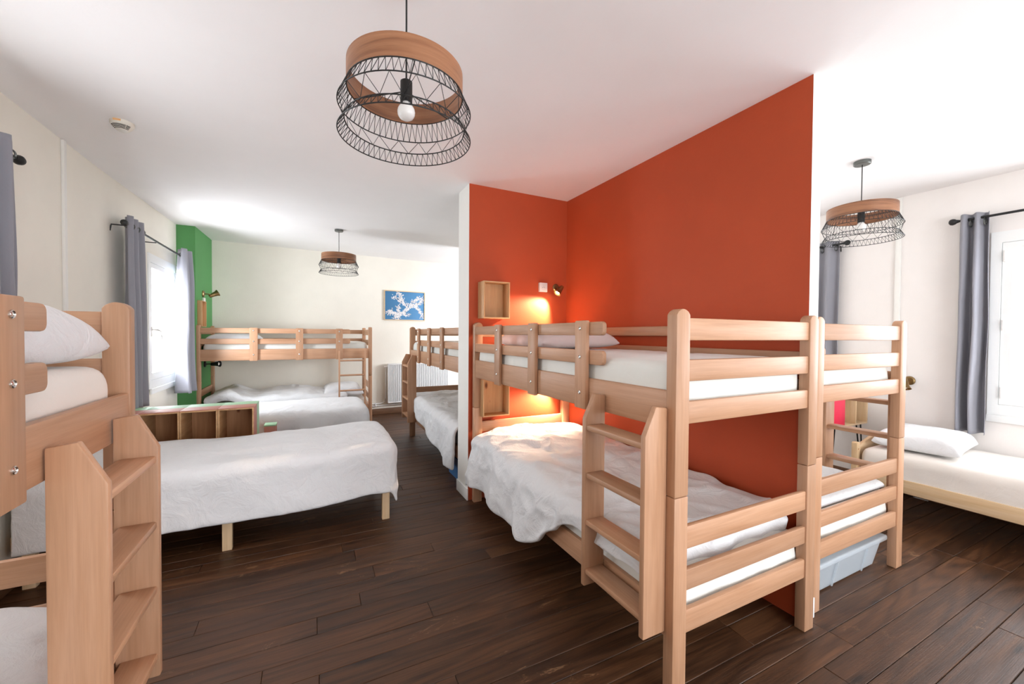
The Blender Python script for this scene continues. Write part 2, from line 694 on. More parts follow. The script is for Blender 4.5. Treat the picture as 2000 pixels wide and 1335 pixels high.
def pillow(name, mat, c, sx, sy, h, rz=0.0, seed=1, parent=None, tilt=(0, 0), sag=0.35, n=26):
    bm = bmesh.new()
    R = Matrix.Rotation(rz, 3, 'Z') @ Matrix.Rotation(tilt[0], 3, 'X') @ Matrix.Rotation(tilt[1], 3, 'Y')
    off = Vector((seed * 2.3, seed, 0.4))
    G = {}
    for side in (1, -1):
        for i in range(n + 1):
            for j in range(n + 1):
                u, v = 2 * i / n - 1, 2 * j / n - 1
                edge = i in (0, n) or j in (0, n)
                if side < 0 and edge:
                    G[side, i, j] = G[1, i, j]
                    continue
                p = (max(0, 1 - abs(u) ** 5) ** 0.5) * (max(0, 1 - abs(v) ** 5) ** 0.5)
                pull = 1 - 0.07 * (1 - abs(u) ** 2) * abs(v) ** 3 - 0.0
                pull2 = 1 - 0.07 * (1 - abs(v) ** 2) * abs(u) ** 3
                x, y = u * sx / 2 * pull2, v * sy / 2 * pull
                P = Vector((x * 5, y * 5, side)) + off
                q = 0.14 * noise.noise(P) + 0.05 * max(0, ridged(P * 2.2)) ** 3
                z = side * h * (p * (1 + q)) * (1.0 if side > 0 else sag)
                if edge:
                    z = 0.012 * noise.noise(P * 1.5)
                G[side, i, j] = bm.verts.new(R @ Vector((x, y, z)) + Vector(c))
    for side in (1, -1):
        for i in range(n):
            for j in range(n):
                q = [G[side, i, j], G[side, i + 1, j], G[side, i + 1, j + 1], G[side, i, j + 1]]
                bm.faces.new(q if side > 0 else q[::-1])
    o = finish(name, bm, mat, parent, smooth=True)
    m_ = o.modifiers.new('smooth', 'SUBSURF')
    m_.levels = m_.render_levels = 1
    return o


# ------------------------------------------------------------------ room shell
def wall_x(name, xin, xout, y0, y1, z0, z1, wins, mat):
    """wall in a plane x = const with window openings"""
    bm = bmesh.new()
    ws = sorted(wins)
    a, b = sorted((xin, xout))
    y = y0
    for (wy0, wy1, wz0, wz1) in ws:
        bm_box(bm, a, b, y, wy0, z0, z1)
        bm_box(bm, a, b, wy0, wy1, z0, wz0)
        bm_box(bm, a, b, wy0, wy1, wz1, z1)
        y = wy1
    bm_box(bm, a, b, y, y1, z0, z1)
    return structure(finish(name, bm, mat, smooth=False))


wall_x('wall_left', XL, XL - 0.22, YF, 7.6, -0.05, 3.0, WIN_L, 'wall_cream')
wall_x('wall_right', XR, XR + 0.22, YF, 7.6, -0.05, 3.0, WIN_R, 'wall_rose')
bm = bmesh.new()
for b_ in ((XL - 0.2, FILL_WIN[0], -0.05, 3.0), (FILL_WIN[1], XR + 0.2, -0.05, 3.0), (FILL_WIN[0], FILL_WIN[1], -0.05, FILL_WIN[2]), (FILL_WIN[0], FILL_WIN[1], FILL_WIN[3], 3.0)):
    bm_box(bm, b_[0], b_[1], YF - 0.2, YF, b_[2], b_[3])
structure(finish('wall_front', bm, 'wall_cream', smooth=False))
# far wall, not quite square to the room
BACK = lambda x: 7.08 + (x + 1.6) * (0.34 / 4.2)
bang = math.atan2(0.34, 4.2)
bm = bmesh.new()
vs = []
for (x, y) in ((-1.75, BACK(-1.75)), (5.1, BACK(5.1)), (5.1, BACK(5.1) + 0.2), (-1.75, BACK(-1.75) + 0.2)):
    vs.append((x, y))
bm = prism(vs, 'xy', -0.05, 3.05)
structure(finish('wall_back', bm, 'wall_cream', smooth=False))
# ceiling, rising slightly toward the far wall
bm = bmesh.new()
rows = []
for y, z in ((YF - 0.2, ZC), (4.2, ZC), (7.75, ZC + 0.085)):
    rows.append([bm.verts.new((x, y, z)) for x in (XL - 0.22, XR + 0.22)] + [bm.verts.new((x, y, z + 0.15)) for x in (XR + 0.22, XL - 0.22)])
for A, B in zip(rows, rows[1:]):
    for i in range(4):
        bm.faces.new((A[i], A[(i + 1) % 4], B[(i + 1) % 4], B[i]))
bm.faces.new(rows[0])
bm.faces.new(rows[-1][::-1])
structure(finish('ceiling', bm, 'ceiling_white', smooth=False))
CZ = lambda y: ZC + max(0, (y - 4.2)) * 0.085 / 3.55

# red alcove: long partition and its short return, painted red on the two faces of the alcove only
XW, YE, YA, YA2 = 2.161, 1.098, 3.178, 3.441


def painted_box(name, b, pick, paint_mat, base='wall_white'):
    bm = bmesh.new()
    bm_box(bm, *b)
    bmesh.ops.recalc_face_normals(bm, faces=bm.faces[:])
    o = finish(name, bm, [base, paint_mat], smooth=False)
    for p in o.data.polygons:
        if pick(p.normal, p.center + o.location):
            p.material_index = 1
    return structure(o)


painted_box('wall_partition', (XW, XW + 0.079, YE, YA + 0.001, -0.02, 2.75), lambda n, c: n.x < -0.5, 'paint_red')
painted_box('wall_alcove', (1.18, XW + 0.079, YA, YA2, -0.02, 2.75), lambda n, c: n.y < -0.5, 'paint_red')
structure(finish('wall_partition_far', box(XW, XW + 0.079, YA2, 5.7, -0.02, 2.8), 'wall_white', smooth=False))
painted_box('wall_column', (XL - 0.01, -1.285, 6.185, 7.3, -0.02, 2.85), lambda n, c: True, 'paint_green')
# baseboards
structure(finish('baseboard_alcove', box(1.168, 1.18, YA - 0.008, YA2 + 0.004, 0, 0.10, 0.003), 'window_white'))
structure(finish('baseboard_partition', box(XW - 0.001, XW + 0.084, YE - 0.008, YE, 0, 0.10, 0.002), 'window_white'))
structure(finish('baseboard_partition_side', box(XW + 0.079, XW + 0.087, YE, 5.7, 0, 0.10, 0.002), 'window_white'))
bm = prism([(-1.285, BACK(-1.285) - 0.001), (XW, BACK(XW) - 0.001), (XW, BACK(XW) - 0.018), (-1.285, BACK(-1.285) - 0.018)], 'xy', 0, 0.10, 0.003)
structure(finish('baseboard_back', bm, 'dark_base_x'))
structure(finish('baseboard_left', box(XL, XL + 0.014, YF, 6.185, 0, 0.10, 0.003), 'dark_base_x'))
structure(finish('baseboard_right', box(XR - 0.014, XR, YF, 7.5, 0, 0.10, 0.003), 'dark_base_x'))

# floor: base slab and single boards
bm = bmesh.new()
bm_box(bm, XL - 0.2, XR + 0.2, YF - 0.2, 7.8, -0.12, -0.024)
floor = structure(finish('floor', bm, 'black_slot', smooth=False))
rng = random.Random(3)
y = 0.10
board_meshes = {}
nb = 0
while y < 7.62:
    wd = rng.choice((0.10, 0.112, 0.124, 0.136)) if y < 5.5 else rng.choice((0.13, 0.145))
    x = XL + 0.001 - rng.uniform(0.0, 1.3)
    first = True
    while x < XR:
        ln = rng.choice((1.5, 1.8, 2.1, 2.4, 2.8))
        xa, xb = max(x, XL + 0.0), min(x + ln, XR)
        if xb - xa > 0.15:
            if xb - xa == ln and (wd, ln) in board_meshes:
                me = board_meshes[wd, ln]
                o = bpy.data.objects.new('floorboard', me)
                COL.objects.link(o)
                o.parent = floor
                o.location = Vector(((xa + xb) / 2, y + wd / 2, -0.012)) - Vector(floor['w'])
                o['w'] = [(xa + xb) / 2, y + wd / 2, -0.012]
            else:
                o = finish('floorboard', box(xa + 0.0006, xb - 0.0006, y + 0.0008, y + wd - 0.0008, -0.024, 0.0, 0.0022, 1), 'floor', floor)
                if xb - xa == ln:
                    board_meshes[wd, ln] = o.data
            o.location.z += rng.uniform(-0.0012, 0.0)
            nb += 1
        x += ln
    y += wd
o = finish('floorboard', box(XL, XR, YF, 0.0985, -0.024, 0.0), 'floor', floor)


# ------------------------------------------------------------------ windows
def window(n, xin, sgn, wy0, wy1, wz0, wz1, split, handle=True):
    """frame in the opening with two casements; sgn=+1: room lies toward +x"""
    fd = 0.05
    xa, xb = xin + sgn * 0.012, xin - sgn * fd
    bm = bmesh.new()
    fwid, fz = 0.055, 0.085
    ya, yb, za, zb = wy0 - 0.012, wy1 + 0.012, wz0 - 0.012, wz1 + 0.012
    bm_box(bm, *sorted((xa, xb)), ya, ya + fwid, za, zb)
    bm_box(bm, *sorted((xa, xb)), yb - fwid, yb, za, zb)
    bm_box(bm, *sorted((xa, xb)), ya + fwid, yb - fwid, zb - fz, zb)
    bm_box(bm, *sorted((xa, xb)), ya + fwid, yb - fwid, za, za + fz)
    root = structure(finish('window_%d' % n, bm, 'window_white', smooth=False))
    bm = box(xin + sgn * 0.012, xin + sgn * 0.03, ya, yb, za - 0.05, za + 0.004, 0.003)
    finish('sill', bm, 'window_white', root)
    for (p, q) in ((ya + fwid + 0.003, split - 0.002), (split + 0.002, yb - fwid - 0.003)):
        bm = bmesh.new()
        st = 0.05
        c, d = za + fz + 0.003, zb - fz - 0.003
        X = sorted((xin + sgn * 0.004, xin - sgn * 0.045))
        bm_box(bm, *X, p, p + st, c, d)
        bm_box(bm, *X, q - st, q, c, d)
        bm_box(bm, *X, p + st, q - st, d - st, d)
        bm_box(bm, *X, p + st, q - st, c, c + st + 0.02)
        finish('sash', bm, 'window_white', root, smooth=False)
        X = sorted((xin - sgn * 0.018, xin - sgn * 0.024))
        finish('pane', box(*X, p + st - 0.004, q - st + 0.004, c + st + 0.012, d - st + 0.004), 'glass', root)
    return root


w1 = window(1, XL, 1, *WIN_L[0], split=5.755)
window(2, XL, 1, *WIN_L[1], split=2.15)
window(3, XL, 1, *WIN_L[2], split=-1.1)  # unseen, added to light the beds from the front
w4 = window(4, XR, -1, *WIN_R[0], split=0.49)
window(5, XR, -1, *WIN_R[1], split=2.98)
window(6, XR, -1, *WIN_R[2], split=-1.6)  # unseen, added to light the near bunk and red wall
window(7, XR, -1, *WIN_R[3], split=5.5)
bm = bmesh.new()
for (a_, b_, c_, d_) in ((FILL_WIN[0], FILL_WIN[0] + 0.06, FILL_WIN[2], FILL_WIN[3]), (FILL_WIN[1] - 0.06, FILL_WIN[1], FILL_WIN[2], FILL_WIN[3]), (1.87, 1.93, FILL_WIN[2], FILL_WIN[3]), (FILL_WIN[0], FILL_WIN[1], FILL_WIN[2], FILL_WIN[2] + 0.08), (FILL_WIN[0], FILL_WIN[1], FILL_WIN[3] - 0.06, FILL_WIN[3])):
    bm_box(bm, a_, b_, YF - 0.05, YF + 0.01, c_, d_)
w8 = structure(finish('window_8', bm, 'window_white', smooth=False))  # unseen glazing, put in for the fill light behind the camera
for (a_, b_) in ((FILL_WIN[0] + 0.06, 1.87), (1.93, FILL_WIN[1] - 0.06)):
    finish('pane', box(a_, b_, YF - 0.03, YF - 0.024, FILL_WIN[2] + 0.08, FILL_WIN[3] - 0.06), 'glass', w8)
# handle on the visible left window: plate, knuckle and drooping lever
bm = box(XL + 0.004, XL + 0.016, 5.288, 5.316, 1.36, 1.46, 0.004)
h = finish('handle', bm, 'plastic_white', w1)
finish('lever', tube([(XL + 0.01, 5.302, 1.43), (XL + 0.05, 5.302, 1.43), (XL + 0.06, 5.31, 1.425), (XL + 0.062, 5.37, 1.41), (XL + 0.06, 5.40, 1.36), (XL + 0.058, 5.39, 1.30)], 0.011, 8), 'plastic_white', h)
for z in (2.03, 1.5, 0.98):
    finish('hinge', shift(lathe([(0.0, -0.045), (0.008, -0.04), (0.008, 0.04), (0.0, 0.045)], 'z', 10), (XR - 0.02, 1.068, z)), 'plastic_white', w4)


# ------------------------------------------------------------------ bunk beds
def rounded_end(y0, y1, z0, z1, r, low=True, high=False, n=5):
    pts = []
    if low:
        for k in range(n + 1):
            a = pi + (pi / 2) * k / n
            pts.append((y0 + r + r * math.cos(a), z0 + r + r * math.sin(a)))
    else:
        pts.append((y0, z0))
    if high:
        for k in range(n + 1):
            a = -pi / 2 + (pi / 2) * k / n
            pts.append((y1 - r + r * math.cos(a), z0 + r + r * math.sin(a)))
        for k in range(n + 1):
            a = (pi / 2) * k / n
            pts.append((y1 - r + r * math.cos(a), z1 - r + r * math.sin(a)))
    else:
        pts += [(y1, z0), (y1, z1)]
    if low:
        for k in range(n + 1):
            a = pi / 2 + (pi / 2) * k / n
            pts.append((y0 + r + r * math.cos(a), z1 - r + r * math.sin(a)))
    else:
        pts.append((y0, z1))
    return pts


END_Z = [(0.257, 0.347), (0.422, 0.504), (0.583, 0.672), (1.065, 1.152), (1.228, 1.311), (1.384, 1.47)]


def bunk(fn, L, W, label, lens=0.038, gend=0.426, ups=(0.524, 1.018, 1.523), swap=False, ladder='board', bolts=True, low_ends=(2, 2), lower_front=True, ext=0):
    o0 = fn(0.0, L / 2, 0)
    root = thing('bunk_bed', (o0[0], o0[1], 0.0), label, 'bunk bed', 'beech bunk beds')
    ly = 'x' if swap else 'y'
    lx = 'y' if swap else 'x'

    def part(name, bm, mat, parent=root):
        remap(bm, fn)
        return finish(name, bm, mat, parent)
    T, TY = 0.073, 0.048
    # posts, each built of a lower and an upper piece that plug together
    for px in (0.0, W - T):
        for py in (0.0, L - TY):
            lowz = 0.0
            part('post', box(px, px + T, py, py + TY, lowz, 0.7925, 0.005), 'beech_z')
            top = 1.503
            pts = [(px, 0.794), (px + T, 0.794), (px + T, top - 0.022)]
            for k in range(1, 8):
                a = k / 8
                pts.append((px + T - T * a, top - 0.022 + 0.022 * math.sin(pi * a) ** 0.7))
            pts.append((px, top - 0.022))
            part('post', prism(pts, 'xz', py, py + TY, 0.005), 'beech_z')
    for e in (0, 1):
        ya, yb = ((0.007, 0.031) if e == 0 else (L - 0.031, L - 0.007))
        for i, (z0, z1) in enumerate(END_Z):
            if e == 1 and i == 1:
                continue
            part('end_rail', box(T - 0.004, W - T + 0.004, ya, yb, z0, z1, 0.006), 'beech_' + lx)
    # side rails of both levels
    for (xa, xb) in ((0.004, 0.030), (W - 0.030, W - 0.004)):
        part('side_rail', box(xa, xb, TY - 0.003, L - TY + 0.003, 1.047, 1.192, 0.006), 'beech_' + ly)
        part('side_rail', box(xa, xb, TY - 0.003, L - TY + 0.003, 0.245, 0.365, 0.006), 'beech_' + ly)
    for z0, z1 in ((1.260, 1.329), (1.401, 1.467)):
        part('guard_rail', prism(rounded_end(gend, L - TY + 0.003, z0, z1, 0.02), 'yz', 0.004, 0.028, 0.005), 'beech_' + ly)
        part('guard_rail', box(W - 0.028, W - 0.004, TY - 0.003, L - TY + 0.003, z0, z1, 0.005), 'beech_' + ly)
    for u in ups:
        if u > L - 0.15:
            continue
        g = part('guard_upright', box(-0.021, 0.003, u, u + 0.09, 1.040, 1.474, 0.005), 'beech_z')
        if bolts:
            for z in (1.435, 1.295, 1.12):
                b = lathe([(0.0, -0.0235), (0.0045, -0.0235), (0.006, -0.0225), (0.0075, -0.0245), (0.009, -0.0235), (0.0095, -0.0205), (0.0095, -0.0195), (0, -0.0195)], 'x', 12, cap=False)
                shift(b, (0, u + 0.045, z))
                part('bolt', b, 'chrome', g)
    part('mattress_base', box(0.03, W - 0.03, TY, L - TY, 1.085, 1.105), 'pine_light_' + ly)
    part('mattress_base', box(0.03, W - 0.03, TY, L - TY, 0.285, 0.305), 'pine_light_' + ly)
    RZ = (0.987, 0.772, 0.560, 0.337)
    if ladder == 'board':
        xf, xb = -0.112, 0.0
        for ya in (lens, lens + 0.36):
            pts = [(xb, 0.27), (xb, 1.128), (-0.058, 1.136), (xf, 1.028), (xf, 0.27)]
            part('ladder_stile', prism(pts, 'xz', ya, ya + 0.025, 0.005), 'beech_z')
        for z in RZ:
            part('ladder_rung', box(-0.106, -0.012, lens + 0.021, lens + 0.364, z - 0.0125, z + 0.0125, 0.006), 'beech_' + ly)
    elif ladder == 'thin':
        for ya in (lens, lens + 0.345):
            part('ladder_stile', box(-0.034, -0.008, ya, ya + 0.022, 0.25, 1.16, 0.006), 'beech_z')
        for z in (1.02, 0.81, 0.59, 0.385):
            b = shift(lathe([(0.0125, lens + 0.015), (0.0125, lens + 0.355)], 'y', 12), (-0.021, 0, z))
            part('ladder_rung', b, 'beech_' + ly)
    return root


# the bunk against the red wall
B1 = (1.20, 1.052, 2.103, 0.95)
bunk(lambda x, y, z: (1.207 + x, 1.052 + y, z), 2.103, 0.952, 'beech bunk bed with ladder standing in the red alcove')
# beyond the partition, ladder on the far side
bunk(lambda x, y, z: (3.238 - x, 1.105 + y, z), 2.10, 0.988, 'beech bunk bed beyond the red partition with a clear storage box beneath', ladder='board', lens=0.06)
# nearest the camera at the left
bunk(lambda x, y, z: (-0.56 - x, 1.868 - y, z), 2.10, 0.90, 'beech bunk bed at the left edge with a wide ladder closest to the camera', lens=0.165, gend=0.515, ups=(0.655, 1.15, 1.62))
# far wall
bunk(lambda x, y, z: (0.795 - y, 6.20 + x, z), 2.09, 0.86, 'beech bunk bed along the far cream wall with a slim round-rung ladder', swap=True, ladder='thin', lens=0.09, gend=0.30, ups=(0.40, 0.90, 1.43))
# behind the alcove
bunk(lambda x, y, z: (1.205 + x, 5.575 - y, z), 2.11, 0.93, 'beech bunk bed in front of the radiator, partly hidden behind the alcove wall')

# ---- bedding on bunks
B = lambda o, l, c, g=None: tag(o, l, c, g)
# near bunk
B(mattress('mattress', 'sheet_white', 1.235, 2.115, 1.10, 3.10, 1.105, 1.300, 1), 'mattress in a pale fitted sheet on the top bunk by the red wall', 'mattress', 'bunk mattresses')
B(mattress('mattress', 'sheet_white', 1.235, 2.115, 1.10, 3.10, 0.305, 0.47, 2, wrinkle=0.010), 'mattress under the white duvet on the lower bunk by the red wall', 'mattress', 'bunk mattresses')
B(pillow('pillow', 'pillow_rose', (1.64, 2.56, 1.345), 0.66, 0.74, 0.10, 0.0, 3), 'dusky rose pillow behind the guard rail of the top bunk by the red wall', 'pillow', 'pillows')


def z_near(u, v):
    hump = 0.085 * math.exp(-((v - 0.88) / 0.20) ** 2) + 0.03 * math.exp(-((v - 0.5) / 0.18) ** 2)
    return 0.565 + hump * (0.6 + 0.4 * math.sin(pi * min(1, max(0, u)) ** 0.8)) + 0.01 * u


def drop_near(sb, tb):
    # hangs far over the open side, only a little where the ladder stands
    k = (tb - 0.38) / 0.5
    k = max(0.0, min(1.0, k))
    return 0.36 + 0.64 * k * k * (3 - 2 * k)


B(blanket('duvet', 'linen_white', 1.25, 2.07, 1.235, 3.04, z_near, (0.47, 0.05, 0.46, 0.10), 11, r=0.095, lump=0.045, wrinkle=0.02, flare=0.03, wave=0.024, wave_n=6.5, dropfn=drop_near, thick=0.03, zmin=0.03, wscale=5.0),
  'puffy white duvet lit orange on the lower bunk by the red wall', 'duvet', 'white duvets')
# right bunk
B(mattress('mattress', 'sheet_white', 2.30, 3.19, 1.16, 3.14, 1.105, 1.275, 4, wrinkle=0.012), 'mattress in a crumpled sheet on the top bunk beyond the partition', 'mattress', 'bunk mattresses')
B(mattress('mattress', 'sheet_white', 2.30, 3.19, 1.16, 3.14, 0.305, 0.47, 5, wrinkle=0.010), 'mattress on the lower bunk above the clear storage box', 'mattress', 'bunk mattresses')
B(blanket('duvet', 'linen_white', 2.36, 3.13, 1.20, 3.05, lambda u, v: 0.525, (0.06, 0.06, 0.06, 0.06), 15, r=0.05, lump=0.015, wrinkle=0.006, thick=0.03),
  'flat white duvet on the lower bunk above the clear storage box', 'duvet', 'white duvets')
# left bunk
B(mattress('mattress', 'sheet_beige', -1.415, -0.60, -0.17, 1.80, 1.105, 1.292, 6), 'mattress in a plain beige sheet on the top bunk nearest the camera', 'mattress', 'bunk mattresses')
B(pillow('pillow', 'linen_white', (-0.93, 1.49, 1.348), 0.66, 0.70, 0.135, 0.0, 8, sag=0.36), 'plump white pillow on the top bunk nearest the camera', 'pillow', 'pillows')
B(mattress('mattress', 'sheet_white', -1.415, -0.60, -0.17, 1.80, 0.305, 0.455, 7), 'mattress on the lower bunk nearest the camera', 'mattress', 'bunk mattresses')
B(blanket('duvet', 'linen_white', -1.36, -0.66, -0.1, 1.74, lambda u, v: 0.525 + 0.06 * v * math.sin(pi * u), (0.05, 0.08, 0.05, 0.05), 17, r=0.06, lump=0.03, wrinkle=0.016, thick=0.03),
  'crumpled white duvet on the lower bunk behind the wide ladder', 'duvet', 'white duvets')
# far bunk
B(mattress('mattress', 'sheet_white', -1.23, 0.735, 6.245, 7.02, 1.105, 1.285, 8), 'mattress in a pale sheet on the top bunk along the far wall', 'mattress', 'bunk mattresses')
B(pillow('pillow', 'linen_white', (-0.92, 6.52, 1.315), 0.62, 0.46, 0.075, 0.0, 9), 'flat white pillow on the top bunk along the far wall', 'pillow', 'pillows')
B(mattress('mattress', 'sheet_beige', -1.23, 0.735, 6.245, 7.02, 0.305, 0.445, 9), 'mattress under lumpy bedding on the lower bunk along the far wall', 'mattress', 'bunk mattresses')


def z_far(u, v):
    return 0.55 + 0.10 * math.exp(-((u - 0.12) / 0.12) ** 2) + 0.06 * math.exp(-((u - 0.62) / 0.25) ** 2) * v


B(blanket('duvet', 'linen_white', -1.19, 0.40, 6.27, 6.98, z_far, (0.04, 0.08, 0.16, 0.04), 21, r=0.07, lump=0.05, wrinkle=0.018, thick=0.03),
  'lumpy white duvet on the lower bunk along the far wall', 'duvet', 'white duvets')
B(pillow('pillow', 'linen_white', (0.42, 6.62, 0.52), 0.56, 0.62, 0.13, 0.0, 12), 'white pillow behind the slim ladder of the far bunk', 'pillow', 'pillows')
# bunk behind the alcove
B(mattress('mattress', 'sheet_white', 1.24, 2.10, 3.50, 5.53, 1.105, 1.30, 10), 'mattress in a pale sheet on the top bunk in front of the radiator', 'mattress', 'bunk mattresses')
B(mattress('mattress', 'sheet_white', 1.24, 2.10, 3.50, 5.53, 0.305, 0.455, 11), 'mattress under the trailing duvet in front of the radiator', 'mattress', 'bunk mattresses')


def drop_mid(sb, tb):
    k = max(0.0, min(1.0, (1.75 - tb) / 1.6))
    return 0.55 + 0.5 * k


B(blanket('duvet', 'linen_white', 1.25, 2.04, 3.52, 5.40, lambda u, v: 0.57 + 0.05 * v, (0.44, 0.05, 0.02, 0.10), 23, r=0.08, lump=0.03, wrinkle=0.012, flare=0.03, wave=0.02, dropfn=drop_mid, thick=0.03, zmin=0.03),
  'white duvet trailing toward the floor from the bunk in front of the radiator', 'duvet', 'white duvets')


# ------------------------------------------------------------------ single beds on the left
def divan(label, x0, x1, y0, y1, h0, h1, legs, lab_m, lab_d, seed, dz, drops, front_z):
    root = thing('single_bed', ((x0 + x1) / 2, (y0 + y1) / 2, 0), label, 'bed', 'low single beds')
    finish('bed_base', box(x0, x1, y0, y1, h0, h1, 0.01), 'pine_light_x', root)
    for (lx_, ly_) in legs:
        finish('leg', box(lx_ - 0.027, lx_ + 0.027, ly_ - 0.02, ly_ + 0.02, 0, h0, 0.004), 'pine_light_z', root)
    B(mattress('mattress', 'sheet_white', x0 + 0.01, x1 - 0.01, y0 + 0.01, y1 - 0.01, h1, dz - 0.035, seed), lab_m, 'mattress', 'single mattresses')
    return root


divan('low wooden single bed nearest the camera, short square legs showing', XL + 0.02, 0.53, 3.10, 3.93, 0.215, 0.30,
      [(-0.49, 3.12), (0.50, 3.135), (-1.38, 3.12), (-1.38, 3.9), (-0.49, 3.9), (0.50, 3.9)],
      'mattress hidden under the smooth white duvet of the nearer single bed', None, 31, 0.56, None, None)
B(blanket('duvet', 'linen_white', XL + 0.06, 0.51, 3.115, 3.92, lambda u, v: 0.575 + 0.03 * math.sin(pi * v) + 0.02 * math.exp(-((u - 0.93) / 0.12) ** 2) - 0.012 * math.sin(pi * u), (0.02, 0.37, 0.40, 0.25), 33, r=0.07, lump=0.022, wrinkle=0.007, flare=0.03, wave=0.012, wave_n=3.2, thick=0.02, zmin=0.05, corner=0.55, wscale=4.0),
  'smooth white duvet draped over the nearer single bed', 'duvet', 'white duvets')
divan('low wooden single bed behind the row of wooden boxes', XL + 0.02, 0.55, 4.80, 5.62, 0.215, 0.30,
      [(-0.49, 4.82), (0.52, 4.835), (-1.38, 4.82), (-1.38, 5.6), (0.52, 5.6)],
      'mattress hidden under the duvet of the farther single bed', None, 35, 0.56, None, None)
B(blanket('duvet', 'linen_white', XL + 0.06, 0.50, 4.82, 5.60, lambda u, v: 0.585 + 0.02 * math.sin(pi * v), (0.02, 0.33, 0.36, 0.25), 37, r=0.08, lump=0.025, wrinkle=0.008, flare=0.05, wave=0.015, thick=0.02, zmin=0.05),
  'white duvet on the single bed behind the row of wooden boxes', 'duvet', 'white duvets')

# row of wooden boxes behind the nearer bed, painted pink in front and pale green behind
YS, SD, sz1 = 4.10, 0.345, 0.764
root = thing('box_shelf', (-0.95, YS + SD / 2, 0), 'low row of open pine boxes with pink and pale green tops between the single beds', 'shelf')
bx = [-0.4515, -0.708, -0.963, -1.214, XL + 0.012]
for a, b in zip(bx, bx[1:]):
    x1_, x0_ = a - 0.0012, b + 0.0012
    for z0_, z1_ in ((0.055, 0.405), (0.408, sz1 - 0.006)):
        g = finish('wooden_box', box(x0_ + 0.011, x1_ - 0.011, YS + SD - 0.012, YS + SD - 0.001, z0_ + 0.011, z1_ - 0.011), 'pine_dark_knot_z', root)
        for p, q in ((x0_, x0_ + 0.011), (x1_ - 0.011, x1_)):
            finish('box_side', box(p, q, YS, YS + SD, z0_, z1_, 0.001), 'pine_y', g)
        finish('box_top', box(x0_ + 0.0111, x1_ - 0.0111, YS, YS + SD, z1_ - 0.011, z1_, 0.001), 'pine_y', g)
        finish('box_bottom', box(x0_ + 0.0111, x1_ - 0.0111, YS, YS + SD, z0_, z0_ + 0.011, 0.001), 'pine_y', g)
    finish('painted_top', box(x0_, x1_, YS + 0.002, YS + 0.178, sz1 - 0.0058, sz1, 0.001), 'dusty_pink', root)
    finish('painted_top', box(x0_, x1_, YS + 0.1785, YS + SD, sz1 - 0.0058, sz1, 0.001), 'pale_green', root)
finish('painted_side', box(bx[0] - 0.001, bx[0] + 0.005, YS + 0.002, YS + 0.178, 0.055, sz1, 0.001), 'dusty_pink', root)
finish('painted_side', box(bx[0] - 0.001, bx[0] + 0.005, YS + 0.1785, YS + SD, 0.055, sz1, 0.001), 'pale_green', root)
finish('plinth', box(XL + 0.02, bx[0] - 0.02, YS + 0.03, YS + SD - 0.02, 0.0, 0.0545), 'pine_x', root)

# ------------------------------------------------------------------ right single bed
root = thing('single_bed', (4.33, 0.68, 0), 'low pine single bed under the right window', 'bed', 'low single beds')
bx0, bx1, by0, by1 = 3.93, 4.735, -0.35, 1.668
for (x, y) in ((bx0, by1 - 0.04), (bx1 - 0.05, by1 - 0.04)):
    finish('post', prism(rounded_end(x, x + 0.05, 0.0, 0.553, 0.012, True, True), 'xz', y, y + 0.04, 0.004), 'pine_light_z', root)
for (x, y) in ((bx0, by0), (bx1 - 0.05, by0)):
    finish('post', box(x, x + 0.05, y, y + 0.04, 0.0, 0.45, 0.006), 'pine_light_z', root)
finish('side_rail', box(bx0, bx0 + 0.026, by0 + 0.04, by1 - 0.04, 0.245, 0.345, 0.005), 'pine_light_y', root)
finish('side_rail', box(bx1 - 0.026, bx1, by0 + 0.04, by1 - 0.04, 0.245, 0.345, 0.005), 'pine_light_y', root)
hb = [(bx0 + 0.05, 0.36), (bx1 - 0.05, 0.36)]
for k in range(13):
    a = k / 12
    hb.append((bx1 - 0.05 - (bx1 - bx0 - 0.1) * a, 0.52 + 0.07 * math.sin(pi * a)))
finish('headboard', prism(hb, 'xz', by1 - 0.035, by1 - 0.01, 0.004), 'pine_light_x', root)
finish('foot_rail', box(bx0 + 0.05, bx1 - 0.05, by0 + 0.007, by0 + 0.03, 0.245, 0.40, 0.005), 'pine_light_x', root)
finish('mattress_base', box(bx0 + 0.027, bx1 - 0.027, by0 + 0.04, by1 - 0.04, 0.28, 0.30), 'pine_light_y', root)
for x in (bx0 + 0.021, bx0 + 0.021):
    pass
for z in (0.36, 0.50):
    finish('dowel', shift(lathe([(0, -0.002), (0.006, -0.002), (0.006, 0.004), (0, 0.004)], 'y', 10, cap=False), (bx0 + 0.02, by1 - 0.041, z)), 'pine_x', root)
B(mattress('mattress', 'sheet_beige', bx0 + 0.01, bx1 - 0.015, by0 + 0.05, by1 - 0.05, 0.345, 0.525, 41, r=0.05, wrinkle=0.006), 'beige sheeted mattress on the pine bed under the right window', 'mattress', 'single mattresses')
B(pillow('pillow', 'linen_white', (4.33, 1.36, 0.575), 0.66, 0.50, 0.11, 0.12, 14), 'white pillow on the pine bed under the right window', 'pillow', 'pillows')

